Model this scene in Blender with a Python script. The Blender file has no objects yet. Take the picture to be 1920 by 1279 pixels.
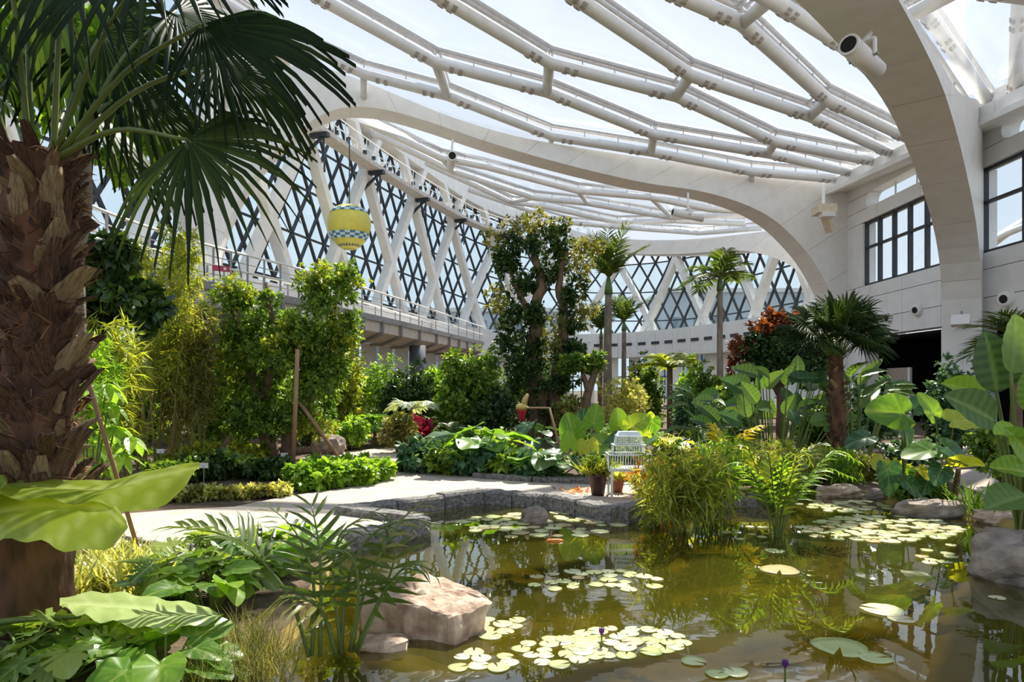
import bpy, math, random
import numpy as np
from mathutils import Vector, Matrix, noise

# ------------------------------------------------------------------ camera, sky, sun, exposure
SC = bpy.context.scene
COL = SC.collection
F, HOR, EYE, K = 1280.0, 720.0, 1.6, 1.5      # focal length in px, horizon row, eye height, scale of the building
PI = math.pi
V = Vector

def at(u, v, d):
    return V(((u - 960) * d / F, d, EYE + (HOR - v) * d / F))
def gr(u, v, z=0.0):
    return at(u, v, (EYE - z) * F / (v - HOR))
def gd(u, d, z=0.0):
    return V(((u - 960) * d / F, d, z))
def B(x, y, zr):
    return V((x * K, y * K, EYE + zr * K))

cam = bpy.data.cameras.new('camera'); camo = bpy.data.objects.new('camera', cam); COL.objects.link(camo)
camo.location = (0, 0, EYE); camo.rotation_euler = (PI / 2, 0, 0)
cam.sensor_width = 36; cam.lens = 36 * F / 1920; cam.shift_y = (HOR - 639.5) / 1920
cam.clip_end = 600; SC.camera = camo

w = bpy.data.worlds.new('world'); SC.world = w; w.use_nodes = True
nt = w.node_tree; nt.nodes.clear()
tc = nt.nodes.new('ShaderNodeTexCoord'); sx = nt.nodes.new('ShaderNodeSeparateXYZ'); rp = nt.nodes.new('ShaderNodeValToRGB')
bg = nt.nodes.new('ShaderNodeBackground'); wo = nt.nodes.new('ShaderNodeOutputWorld')
nz = nt.nodes.new('ShaderNodeTexNoise'); nz.inputs['Scale'].default_value = 1.3; nz.inputs['Detail'].default_value = 5
mx = nt.nodes.new('ShaderNodeMix'); mx.data_type = 'RGBA'
rp.color_ramp.elements[0].position = 0.0; rp.color_ramp.elements[0].color = (.78, .87, .97, 1)
rp.color_ramp.elements[1].position = 0.75; rp.color_ramp.elements[1].color = (.50, .68, .96, 1)
nt.links.new(tc.outputs['Generated'], sx.inputs[0]); nt.links.new(sx.outputs['Z'], rp.inputs[0])
nt.links.new(tc.outputs['Generated'], nz.inputs['Vector'])
mr = nt.nodes.new('ShaderNodeMapRange'); mr.inputs[1].default_value = .4; mr.inputs[2].default_value = .75; mr.inputs[4].default_value = .6
nt.links.new(nz.outputs['Fac'], mr.inputs[0]); nt.links.new(mr.outputs[0], mx.inputs['Factor'])
nt.links.new(rp.outputs[0], mx.inputs['A']); mx.inputs['B'].default_value = (.92, .94, .97, 1)
nt.links.new(mx.outputs['Result'], bg.inputs['Color']); bg.inputs['Strength'].default_value = .86
nt.links.new(bg.outputs[0], wo.inputs[0])

sun = bpy.data.lights.new('sun', 'SUN'); suno = bpy.data.objects.new('sun', sun); COL.objects.link(suno)
sun.energy = 9.0; sun.angle = math.radians(.7); sun.color = (1, .93, .80)
SUN_AZ, SUN_EL = math.radians(16), math.radians(54)      # to the right of the view direction, behind the plants
sd = V((math.sin(SUN_AZ) * math.cos(SUN_EL), math.cos(SUN_AZ) * math.cos(SUN_EL), math.sin(SUN_EL)))
suno.rotation_euler = sd.to_track_quat('Z', 'Y').to_euler(); suno.location = sd * 60

vs = SC.view_settings
vs.view_transform = 'Standard'; vs.look = 'None'; vs.exposure = 0.28; vs.gamma = 1.0; vs.use_curve_mapping = False
SC.cycles.transparent_max_bounces = 16
SC.cycles.sample_clamp_indirect = 6.0

# ------------------------------------------------------------------ helpers: objects
def link(o, parent=None):
    COL.objects.link(o)
    if parent is not None: o.parent = parent
    return o
def tag(o, label=None, cat=None, group=None, kind=None):
    if label: o['label'] = label
    if cat: o['category'] = cat
    if group: o['group'] = group
    if kind: o['kind'] = kind
    return o
def thing(name, label, cat, loc=(0, 0, 0), group=None, kind=None):
    o = bpy.data.objects.new(name, None); o.empty_display_size = .1; o.location = loc
    link(o); return tag(o, label, cat, group, kind)
def wm(o):
    M = Matrix.Identity(4)
    while o is not None: M = o.matrix_basis @ M; o = o.parent
    return M
def place(name, me, parent=None, M=None):
    """links a mesh; M (default: none) places it in the world, whatever its parent"""
    o = bpy.data.objects.new(name, me); link(o, parent)
    if M is None: M = Matrix.Identity(4)
    o.matrix_basis = wm(parent).inverted() @ M if parent is not None else M
    return o
def mesh(name, vs_, fs, m, smooth=False):
    me = bpy.data.meshes.new(name); me.from_pydata([tuple(p) for p in vs_], [], fs)
    me.materials.append(m)
    if smooth: me.polygons.foreach_set('use_smooth', [True] * len(me.polygons))
    me.update(); return me

class MB:
    def __init__(s): s.v = []; s.f = []
    def box(s, lo, hi):
        n = len(s.v); a, b = lo, hi
        s.v += [(a[0], a[1], a[2]), (b[0], a[1], a[2]), (b[0], b[1], a[2]), (a[0], b[1], a[2]), (a[0], a[1], b[2]), (b[0], a[1], b[2]), (b[0], b[1], b[2]), (a[0], b[1], b[2])]
        s.f += [tuple(n + i for i in q) for q in ((0, 3, 2, 1), (4, 5, 6, 7), (0, 1, 5, 4), (1, 2, 6, 5), (2, 3, 7, 6), (3, 0, 4, 7))]
        return s
    def bar(s, a, b, wd, ht, up=V((0, 0, 1))):
        a, b = V(a), V(b); t = (b - a).normalized(); sd_ = t.cross(up)
        if sd_.length < 1e-4: sd_ = t.cross(V((1, 0, 0)))
        sd_.normalize(); u2 = sd_.cross(t); n = len(s.v)
        for p in (a, b):
            for i, j in ((-1, -1), (1, -1), (1, 1), (-1, 1)): s.v.append(p + sd_ * (i * wd / 2) + u2 * (j * ht / 2))
        s.f += [tuple(n + i for i in q) for q in ((0, 3, 2, 1), (4, 5, 6, 7), (0, 1, 5, 4), (1, 2, 6, 5), (2, 3, 7, 6), (3, 0, 4, 7))]
        return s
    def tube(s, path, rad, n=8, cap=True):
        path = [V(p) for p in path]; m = len(path)
        if not isinstance(rad, (list, tuple)): rad = [rad] * m
        t0 = (path[1] - path[0]).normalized(); ref = V((0, 0, 1)) if abs(t0.z) < .9 else V((1, 0, 0))
        a = t0.cross(ref).normalized(); base = len(s.v)
        for i, p in enumerate(path):
            t = (path[min(i + 1, m - 1)] - path[max(i - 1, 0)]).normalized()
            a = (a - t * a.dot(t)).normalized(); b = t.cross(a)
            for k in range(n):
                q = 2 * PI * k / n; s.v.append(p + (a * math.cos(q) + b * math.sin(q)) * rad[i])
        for i in range(m - 1):
            for k in range(n):
                k2 = (k + 1) % n; s.f.append((base + i * n + k, base + i * n + k2, base + (i + 1) * n + k2, base + (i + 1) * n + k))
        if cap:
            s.f.append(tuple(base + k for k in range(n))[::-1]); s.f.append(tuple(base + (m - 1) * n + k for k in range(n)))
        return s
    def lathe(s, prof, n=20, c=(0, 0, 0)):
        base = len(s.v); m = len(prof)
        for r, z in prof:
            for k in range(n): s.v.append((c[0] + r * math.cos(2 * PI * k / n), c[1] + r * math.sin(2 * PI * k / n), c[2] + z))
        for i in range(m - 1):
            for k in range(n):
                k2 = (k + 1) % n; s.f.append((base + i * n + k, base + i * n + k2, base + (i + 1) * n + k2, base + (i + 1) * n + k))
        s.f.append(tuple(base + k for k in range(n))[::-1]); s.f.append(tuple(base + (m - 1) * n + k for k in range(n)))
        return s
    def poly(s, pts, z0, z1):
        n = len(s.v); m = len(pts)
        for p in pts: s.v.append((p[0], p[1], z0))
        for p in pts: s.v.append((p[0], p[1], z1))
        s.f.append(tuple(range(n, n + m))[::-1]); s.f.append(tuple(range(n + m, n + 2 * m)))
        for i in range(m):
            j = (i + 1) % m; s.f.append((n + i, n + j, n + m + j, n + m + i))
        return s
    def mesh(s, name, m, smooth=False): return mesh(name, s.v, s.f, m, smooth)
    def build(s, name, m, parent=None, smooth=False, M=None): return place(name, s.mesh(name, m, smooth), parent, M)

def curve(pts, n=8):
    """Catmull-Rom through the points"""
    P = [V(p) for p in pts]; P = [P[0] * 2 - P[1]] + P + [P[-1] * 2 - P[-2]]; out = []
    for i in range(1, len(P) - 2):
        a, b, c, d = P[i - 1:i + 3]
        for k in range(n):
            t = k / n
            out.append(.5 * ((2 * b) + (c - a) * t + (2 * a - 5 * b + 4 * c - d) * t * t + (3 * b - a - 3 * c + d) * t ** 3))
    out.append(P[-2]); return out
def frame(loc, y, z, s=1.0):
    """matrix with +Y along y, +Z near z"""
    y = V(y).normalized(); z = V(z); x = y.cross(z)
    if x.length < 1e-4: x = y.cross(V((1, 0, .1)))
    x.normalize(); z = x.cross(y)
    M = Matrix((x, y, z)).transposed().to_4x4() @ Matrix.Diagonal((s, s, s, 1)) if not isinstance(s, (tuple, list)) else Matrix((x, y, z)).transposed().to_4x4() @ Matrix.Diagonal((s[0], s[1], s[2], 1))
    M.translation = V(loc); return M

# ------------------------------------------------------------------ helpers: materials
MATS = {}
def mat(name, col, rough=.6, metal=0.0, vary=.12, scale=6.0, bump=0.0, bscale=30.0, spec=.5, stretch=None, col2=None):
    if name in MATS: return MATS[name]
    m = bpy.data.materials.new(name); m.use_nodes = True; n = m.node_tree; b = n.nodes['Principled BSDF']
    b.inputs['Roughness'].default_value = rough; b.inputs['Metallic'].default_value = metal; b.inputs['Specular IOR Level'].default_value = spec
    t = n.nodes.new('ShaderNodeTexCoord'); mp = n.nodes.new('ShaderNodeMapping'); n.links.new(t.outputs['Object'], mp.inputs[0])
    if stretch: mp.inputs['Scale'].default_value = stretch
    nz_ = n.nodes.new('ShaderNodeTexNoise'); nz_.inputs['Scale'].default_value = scale; nz_.inputs['Detail'].default_value = 6
    n.links.new(mp.outputs[0], nz_.inputs['Vector'])
    r = n.nodes.new('ShaderNodeValToRGB'); c2 = col2 or [min(1, c * (1 + vary)) for c in col]; c1 = [c * (1 - vary) for c in col] if not col2 else col
    r.color_ramp.elements[0].position = .32; r.color_ramp.elements[1].position = .68
    r.color_ramp.elements[0].color = (*c1, 1); r.color_ramp.elements[1].color = (*c2, 1)
    n.links.new(nz_.outputs['Fac'], r.inputs[0]); n.links.new(r.outputs[0], b.inputs['Base Color'])
    if bump:
        n2 = n.nodes.new('ShaderNodeTexNoise'); n2.inputs['Scale'].default_value = bscale; n2.inputs['Detail'].default_value = 8
        n.links.new(mp.outputs[0], n2.inputs['Vector'])
        bp = n.nodes.new('ShaderNodeBump'); bp.inputs['Strength'].default_value = bump; bp.inputs['Distance'].default_value = .03
        n.links.new(n2.outputs['Fac'], bp.inputs['Height']); n.links.new(bp.outputs[0], b.inputs['Normal'])
    MATS[name] = m; return m

def leafmat(name, cols, trans=.38, rough=.38, spec=.35, warm=(1.25, 1.2, .5), src='attr', vein=None):
    """leaf: diffuse + gloss on top, light shining through; colour varies leaf by leaf (tint) """
    if name in MATS: return MATS[name]
    m = bpy.data.materials.new(name); m.use_nodes = True; n = m.node_tree; b = n.nodes['Principled BSDF']; out = n.nodes['Material Output']
    if src == 'attr':
        a = n.nodes.new('ShaderNodeAttribute'); a.attribute_name = 'tint'; fac = a.outputs['Fac']
    else:
        a = n.nodes.new('ShaderNodeObjectInfo'); fac = a.outputs['Random']
    r = n.nodes.new('ShaderNodeValToRGB'); e = r.color_ramp.elements
    while len(e) < len(cols): e.new(.5)
    for i, c in enumerate(cols): e[i].position = i / max(1, len(cols) - 1); e[i].color = (*c, 1)
    n.links.new(fac, r.inputs[0]); colour = r.outputs[0]
    if vein:
        at_ = n.nodes.new('ShaderNodeAttribute'); at_.attribute_name = 'vein'
        mv = n.nodes.new('ShaderNodeMix'); mv.data_type = 'RGBA'; n.links.new(at_.outputs['Fac'], mv.inputs['Factor'])
        n.links.new(colour, mv.inputs['A']); mv.inputs['B'].default_value = (*vein, 1); colour = mv.outputs['Result']
    t = n.nodes.new('ShaderNodeTexCoord'); nz_ = n.nodes.new('ShaderNodeTexNoise'); nz_.inputs['Scale'].default_value = 9
    n.links.new(t.outputs['Object'], nz_.inputs['Vector'])
    hs = n.nodes.new('ShaderNodeHueSaturation'); mr_ = n.nodes.new('ShaderNodeMapRange'); mr_.inputs[3].default_value = .82; mr_.inputs[4].default_value = 1.2
    n.links.new(nz_.outputs['Fac'], mr_.inputs[0]); n.links.new(mr_.outputs[0], hs.inputs['Value']); n.links.new(colour, hs.inputs['Color'])
    n.links.new(hs.outputs[0], b.inputs['Base Color']); b.inputs['Roughness'].default_value = rough; b.inputs['Specular IOR Level'].default_value = spec
    tr = n.nodes.new('ShaderNodeBsdfTranslucent'); mw = n.nodes.new('ShaderNodeMix'); mw.data_type = 'RGBA'; mw.blend_type = 'MULTIPLY'
    mw.inputs['Factor'].default_value = 1; n.links.new(hs.outputs[0], mw.inputs['A']); mw.inputs['B'].default_value = (*[x * 1.6 for x in warm], 1)
    n.links.new(mw.outputs['Result'], tr.inputs['Color'])
    ms = n.nodes.new('ShaderNodeMixShader'); ms.inputs[0].default_value = trans
    n.links.new(b.outputs[0], ms.inputs[1]); n.links.new(tr.outputs[0], ms.inputs[2]); n.links.new(ms.outputs[0], out.inputs[0])
    MATS[name] = m; return m

def schlick(n, f0, normal=None):
    """reflectance of a clear surface, the same from both sides"""
    lw = n.nodes.new('ShaderNodeLayerWeight'); lw.inputs['Blend'].default_value = .5
    if normal is not None: n.links.new(normal, lw.inputs['Normal'])
    pw = n.nodes.new('ShaderNodeMath'); pw.operation = 'POWER'; pw.inputs[1].default_value = 5; n.links.new(lw.outputs['Facing'], pw.inputs[0])
    ma = n.nodes.new('ShaderNodeMath'); ma.operation = 'MULTIPLY_ADD'; ma.inputs[1].default_value = 1 - f0; ma.inputs[2].default_value = f0
    n.links.new(pw.outputs[0], ma.inputs[0]); return ma.outputs[0]
def clear(name, tint, gloss=.06, haze=0.0, rough=.03, hcol=(.9, .92, .95)):
    """thin clear sheet: mostly lets light straight through"""
    m = bpy.data.materials.new(name); m.use_nodes = True; n = m.node_tree; n.nodes.remove(n.nodes['Principled BSDF']); out = n.nodes['Material Output']
    t = n.nodes.new('ShaderNodeBsdfTransparent'); t.inputs[0].default_value = (*tint, 1)
    g = n.nodes.new('ShaderNodeBsdfGlossy'); g.inputs['Roughness'].default_value = rough
    s1 = n.nodes.new('ShaderNodeMixShader'); n.links.new(schlick(n, .04), s1.inputs[0]); n.links.new(t.outputs[0], s1.inputs[1]); n.links.new(g.outputs[0], s1.inputs[2])
    last = s1.outputs[0]
    if haze:
        tr = n.nodes.new('ShaderNodeBsdfTranslucent'); tr.inputs[0].default_value = (*hcol, 1)
        s2 = n.nodes.new('ShaderNodeMixShader'); s2.inputs[0].default_value = haze
        n.links.new(last, s2.inputs[1]); n.links.new(tr.outputs[0], s2.inputs[2]); last = s2.outputs[0]
    n.links.new(last, out.inputs[0]); return m

M_white = mat('white_paint', (.80, .78, .74), .45, vary=.05, scale=2)
M_wall = mat('wall_panel', (.80, .79, .77), .5, vary=.05, scale=1.5)
M_pipe = mat('roof_tube_paint', (.68, .67, .65), .4, vary=.06, scale=3)
M_rail = mat('roof_clamp_alloy', (.50, .48, .47), .45, metal=.3, vary=.1)
M_dark = mat('dark_frame', (.025, .03, .038), .45, vary=.2)
M_grey = mat('grey_steel', (.27, .26, .26), .45, metal=.2, vary=.12)
M_deckc = mat('deck_cladding', (.62, .57, .52), .6, vary=.1, scale=3)
M_bolt = mat('bolt_plate', (.38, .33, .30), .6, vary=.2)
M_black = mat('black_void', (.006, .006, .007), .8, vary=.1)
M_etfe = clear('clear_roof_foil', (.96, .975, 1), haze=.06, rough=.15)
M_glass = clear('facade_glass', (.80, .92, .94), rough=.02)
M_glass2 = clear('window_glass', (.90, .95, .97), rough=.02)
M_soil = mat('soil', (.065, .042, .025), .95, vary=.4, scale=9, bump=.9, bscale=40, col2=(.15, .098, .058))
M_path = mat('path_concrete', (.40, .325, .265), .85, vary=.1, scale=4, bump=.15, bscale=60, col2=(.50, .415, .345))
M_curb = mat('granite_curb', (.07, .065, .06), .8, vary=.3, scale=24, bump=.8, bscale=36, col2=(.26, .24, .22))
M_rock = mat('sandstone', (.26, .16, .10), .85, vary=.3, scale=7, bump=1.0, bscale=9, col2=(.62, .47, .35))
M_rock2 = mat('grey_rock', (.13, .10, .08), .85, vary=.3, scale=6, bump=1.0, bscale=10, col2=(.34, .27, .21))
M_bark = mat('palm_bark', (.05, .024, .012), .9, vary=.5, scale=10, bump=1.0, bscale=18, stretch=(1, 1, .35), col2=(.17, .075, .035))
M_boot = mat('leaf_base_husk', (.045, .02, .010), .85, vary=.4, scale=5, bump=.9, bscale=26, stretch=(5, .7, 1), col2=(.30, .155, .075))
M_trunk = mat('grey_bark', (.16, .125, .095), .9, vary=.3, scale=8, bump=.7, bscale=20, stretch=(1, 1, .4), col2=(.30, .24, .19))
M_trunk2 = mat('brown_bark', (.10, .060, .035), .9, vary=.3, scale=8, bump=.7, bscale=20, stretch=(1, 1, .4), col2=(.21, .13, .08))
M_pole = mat('timber_pole', (.33, .19, .10), .8, vary=.2, scale=10, stretch=(4, 4, .5))
M_stem = leafmat('stem_green', [(.10, .15, .03), (.16, .20, .05)], trans=.1, src='obj')

# ================================================================== THE BUILDING
rng = random.Random(11)
def struct(name, label=None): return thing(name, label, None, (0, 0, 0), None, 'structure')

# ---- ribs: white boxed arches standing in a vertical plane through p0 along e
def on_plane(u, v, p0, e):
    rx, rz = (u - 960) / F, (HOR - v) / F
    # p0 + s e = d (rx, 1)
    det = e[0] * -1 + rx * e[1]
    s = (p0[0] * 1 - rx * p0[1]) / det
    d = p0[1] + s * e[1]
    return s, EYE + rz * d
def rib(name, label, p0, e, low, high, thick, mat_=M_white, npan=16):
    """low/high: lists of (s, z); panels along the length with open joints"""
    e = V((e[0], e[1], 0)); nrm = V((-e[1], e[0], 0)); root = struct(name, label)
    P = lambda s, z, o: V((p0[0], p0[1], 0)) + e * s + nrm * o + V((0, 0, z))
    L = curve([(s, z, 0) for s, z in low], 6); H_ = curve([(s, z, 0) for s, z in high], 6)
    def res(C, n):
        ac = [0]
        for a, b in zip(C, C[1:]): ac.append(ac[-1] + (b - a).length)
        out = []
        for i in range(n + 1):
            t = ac[-1] * i / n; j = 0
            while j < len(ac) - 2 and ac[j + 1] < t: j += 1
            q = (t - ac[j]) / max(1e-6, ac[j + 1] - ac[j]); out.append(C[j].lerp(C[j + 1], q))
        return out
    sub = 4; n = npan * sub; A, C = res(L, n), res(H_, n)
    core = MB()
    for i in range(npan):
        mb = MB()
        for k in range(sub + 1):
            j = i * sub + k; a, c = A[j].copy(), C[j].copy()
            if k == 0 and i: a = a.lerp(A[j + 1], .012); c = c.lerp(C[j + 1], .012)
            if k == sub and i < npan - 1: a = a.lerp(A[j - 1], .012); c = c.lerp(C[j - 1], .012)
            mb.v += [P(a.x, a.y, -thick / 2), P(a.x, a.y, thick / 2), P(c.x, c.y, thick / 2), P(c.x, c.y, -thick / 2)]
        for k in range(sub):
            for q in range(4):
                q2 = (q + 1) % 4; mb.f.append((k * 4 + q, k * 4 + q2, k * 4 + 4 + q2, k * 4 + 4 + q))
        mb.f += [(3, 2, 1, 0), (sub * 4, sub * 4 + 1, sub * 4 + 2, sub * 4 + 3)]
        mb.build('panel', mat_, root)
    for j in range(n + 1):
        a, c = A[j].lerp(C[j], .04), C[j].lerp(A[j], .04)
        core.v += [P(a.x, a.y, -thick * .46), P(a.x, a.y, thick * .46), P(c.x, c.y, thick * .46), P(c.x, c.y, -thick * .46)]
    for k in range(n):
        for q in range(4):
            q2 = (q + 1) % 4; core.f.append((k * 4 + q, k * 4 + q2, k * 4 + 4 + q2, k * 4 + 4 + q))
    core.build('core', M_white, root)
    return root

def px_plane(pts, p0, e): return [on_plane(u, v, p0, e) for u, v in pts]

A0, A1 = V((-7.1 * K, 17.2 * K)), V((10.7 * K, 22 * K)); EA = (A1 - A0).normalized()
lowA = [(400, 620), (408, 540), (418, 465), (440, 405), (470, 350), (520, 290), (580, 240), (620, 219), (660, 211), (720, 216), (800, 238), (900, 272), (1000, 302), (1100, 328), (1200, 350), (1300, 365), (1380, 388), (1440, 420), (1490, 468), (1520, 510), (1545, 560), (1555, 620), (1558, 740)]
highA = [(330, 620), (338, 540), (345, 460), (360, 380), (390, 300), (430, 215), (480, 165), (540, 137), (610, 140), (690, 168), (760, 197), (850, 232), (960, 264), (1080, 286), (1200, 304), (1320, 320), (1420, 332), (1500, 341), (1570, 350), (1600, 372), (1606, 460), (1608, 600), (1610, 740)]
lowA = px_plane(lowA, A0, EA); highA = px_plane(highA, A0, EA)
rib('trim_1', 'long white arched rib spanning from the core to the glazed wall', A0, EA, lowA, highA, 1.15, npan=22)

B0 = V((15.13, 22.95)); EB = V((-.62, -.785)).normalized(); BR = B0 + V((-EB.y, EB.x)) * .55
lowB = [(0, -.05), (0, 1.5), (0, 3.2)] + px_plane([(1803, 560), (1798, 480), (1787, 410), (1768, 335), (1745, 262), (1712, 180), (1662, 98), (1590, 0), (1500, -95), (1380, -190)], B0, EB)
s_, z_ = lowB[-1]; lowB += [(s_ + 4, z_ + .35), (s_ + 12, z_ + 1.0)]
highB = [(-1.1, -.05), (-1.1, 1.5), (-1.1, 3.4), (-1.1, 5.5), (-1.1, 7.5), (-1.1, 9.2), (-.7, 10.1), (1.0, 10.6)] + px_plane([(1800, 175), (1745, 85), (1690, 0), (1610, -110), (1490, -235)], BR, EB)
s_, z_ = highB[-1]; highB += [(s_ + 4, z_ + .35), (s_ + 12, z_ + 1.0)]
rib('trim_2', 'wide white arched rib curving overhead from the wall pillar', B0, EB, lowB, highB, .74 * K, npan=15)

# far arch springing from the core towards the far glazing
C0 = V((10.75 * K, 24.0 * K)); EC = (V((2.0 * K, 34.0 * K)) - C0).normalized()
lowC = px_plane([(1560, 640), (1543, 560), (1520, 528), (1490, 500), (1450, 482), (1400, 472), (1340, 474), (1280, 478), (1200, 478), (1130, 470)], C0, EC)
highC = px_plane([(1590, 640), (1590, 560), (1586, 500), (1560, 462), (1500, 446), (1440, 440), (1370, 448), (1290, 455), (1200, 455), (1130, 446)], C0, EC)
rib('trim_3', 'white arch of the far bay meeting the core', C0, EC, lowC, highC, .9, npan=10)

# ---- perimeter wall: white diagrid, black mullions, glass panes, catwalk
WP = [(-11, 3), (-9.6, 9), (-8.3, 14), (-7.0, 19), (-5.7, 24), (-4.1, 29), (-2.1, 34), (.6, 37.3), (4, 38.3), (7, 36.5), (9.3, 32.5), (10.7, 28), (11.2, 24)]
Wc = curve([(x * K, y * K, 0) for x, y in WP], 12)
Wa = [0]
for a, b in zip(Wc, Wc[1:]): Wa.append(Wa[-1] + (b - a).length)
def wpt(a, off=0.0):
    a = max(0, min(Wa[-1] - 1e-4, a)); j = int(np.searchsorted(Wa, a, 'right')) - 1; j = min(j, len(Wc) - 2)
    q = (a - Wa[j]) / (Wa[j + 1] - Wa[j]); p = Wc[j].lerp(Wc[j + 1], q); t = (Wc[j + 1] - Wc[j]).normalized()
    return p + V((-t.y, t.x, 0)) * off           # positive offset: outwards (left of travel)
WL = Wa[-1]
def a_of_u(u):
    best = min(range(len(Wc)), key=lambda i: abs(960 + F * Wc[i].x / Wc[i].y - u) if Wc[i].y > 6 else 9e9); return Wa[best]
def smooth(x): x = max(0, min(1, x)); return x * x * (3 - 2 * x)
aL, aR = a_of_u(720), a_of_u(1330)
def zmid(a): return EYE + K * (3.25 + (4.75 - 3.25) * (1 - smooth((a - aL) / (aR - aL))))      # middle node row
HALF = 3.1 * K
def ztopf(a):
    us = [(-400, 9.6), (640, 9.5), (800, 9.3), (960, 8.9), (1100, 7.6), (1200, 6.95), (1300, 6.3), (1450, 5.5), (1560, 5.0)]
    p = wpt(a); u = 960 + F * p.x / p.y if p.y > 6 else -400
    for (u0, z0), (u1, z1) in zip(us, us[1:]):
        if u <= u1: return EYE + K * (z0 + (z1 - z0) * max(0, (u - u0) / (u1 - u0)))
    return EYE + K * 5.0
ZB = EYE + K * 2.75
wall = struct('wall_perimeter', 'tall glazed wall of white diagonal struts and black mullions')
PH = 3.9 * K / 2
OFF0 = a_of_u(730) % (2 * PH)
def node(i, z, off=0.0): p = wpt(OFF0 + (i - 8) * PH, off); p.z = z; return p
def zrow(a, r): return zmid(a) + r * HALF
nn = int(WL / PH) + 10
def clipseg(f, t0, t1, lo, hi):
    """points of the wall line between parameters, clipped in height by lo(a), hi(a)"""
    pts = []
    for k in range(13):
        t = t0 + (t1 - t0) * k / 12; a, z = f(t)
        if lo(a) - .02 <= z <= hi(a) + .02 and 0 < a < WL: pts.append((a, z))
    return pts
for i in range(-2, nn):                                        # big white diagonals, one piece from node to node
    for r in (-1, 0, 1):
        if (i + r) % 2: continue
        for dr in (-1, 1):
            a0 = OFF0 + (i - 8) * PH
            def f(t, a0=a0, r=r, dr=dr):
                a = a0 + dr * PH * t; return a, zrow(a, r) + t * HALF
            pts = clipseg(f, 0, 1, lambda a: ZB - 1.2, lambda a: ztopf(a) + .5)
            if len(pts) < 3: continue
            P3 = []
            for a, z in (pts[0], pts[len(pts) // 2], pts[-1]): p = wpt(a); p.z = z; P3.append(p)
            u_ = [960 + F * p.x / p.y for p in P3 if p.y > 4]
            if not u_ or max(u_) < -150: continue
            mb = MB(); t_ = (wpt(pts[-1][0] + .3) - wpt(pts[-1][0] - .3)); nrm = V((-t_.y, t_.x, 0)).normalized()
            mb.bar(P3[0], P3[1], .42, .5, nrm); mb.bar(P3[1], P3[2], .42, .5, nrm)
            mb.build('diagonal_strut', M_white, wall)
SUB = 4
dm, dz = 2 * PH / SUB, 2 * HALF / SUB
OUT = .75
def mul_pts(i, d):
    """mullion line i of family d (+1 / -1)"""
    pts = []
    for k in range(60):
        z = ZB - 1.2 + k * .25
        # a - d * (z - zmid) / slope = i*dm   (zmid varies with a: iterate)
        a = OFF0 + i * dm
        for _ in range(6): a = OFF0 + i * dm + d * (z - zmid(a)) * PH / HALF
        if 0 < a < WL and z <= ztopf(a) + .3: pts.append((a, z))
    return pts
def vis(a):
    p = wpt(a); return p.y > 8 and 960 + F * p.x / p.y > -60
for i in range(-20, int(WL / dm) + 20):
    for d in (1, -1):
        pts = [q for q in mul_pts(i, d) if vis(q[0])]
        if len(pts) < 4: continue
        path = []
        for a, z in pts[::3] + ([pts[-1]] if (len(pts) - 1) % 3 else []): p = wpt(a, OUT); p.z = z; path.append(p)
        mb = MB()
        for p, q in zip(path, path[1:]): mb.bar(p, q, .115, .13)
        mb.build('mullion', M_dark, wall)
for r in range(-6, 16):                                        # horizontal glazing bars
    pts = []
    run = []
    for k in range(int(WL / 1.2)):
        a = k * 1.2; z = zmid(a) + r * HALF / 2
        ok = vis(a) and ZB - 1.0 < z < ztopf(a) + .2
        if ok: p = wpt(a, OUT); p.z = z; run.append(p)
        if (not ok or k == int(WL / 1.2) - 1) and run:
            if len(run) > 3:
                mb = MB()
                for p, q in zip(run, run[1:]): mb.bar(p, q, .09, .09)
                mb.build('transom', M_dark, wall)
            run = []
panes = []                                                     # triangular panes
for i in range(-20, int(WL / dm) + 20):
    for r in range(-8, 16):
        zr_ = lambda a, rr: zmid(a) + rr * HALF / 2
        # vertices of lattice: a = OFF0 + dm*(i + r/2), z row r
        def nd(ii, rr):
            a = OFF0 + dm * ii + dm * .5 * rr; return a, zr_(a, rr)
        for tri in (((i, r), (i + 1, r), (i, r + 1)), ((i + 1, r), (i, r + 1), (i + 1, r + 1)) if False else ((i + 1, r), (i + 1 - 0, r + 1), (i, r + 1))):
            q = [nd(*t) for t in tri]
            am = sum(x[0] for x in q) / 3; zm = sum(x[1] for x in q) / 3
            if not (0 < min(x[0] for x in q) and max(x[0] for x in q) < WL): continue
            if not vis(am) or not (ZB - .5 < zm < ztopf(am) - .2): continue
            p3 = []
            for a, z in q: p = wpt(a, OUT + .02); p.z = z; p3.append(p)
            panes.append((p3[0].y, p3))
panes.sort(key=lambda x: x[0])
rest = MB()
for n_, (_, p3) in enumerate(panes):
    c = (p3[0] + p3[1] + p3[2]) / 3
    q3 = [c + (p - c) * .985 for p in p3]
    if n_ < 300: place('pane', mesh('pane', q3, [(0, 1, 2)], M_glass), wall)
    else: k0 = len(rest.v); rest.v += q3; rest.f.append((k0, k0 + 1, k0 + 2))
if rest.v: tag(rest.build('pane_field', M_glass, wall), kind='stuff')
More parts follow.
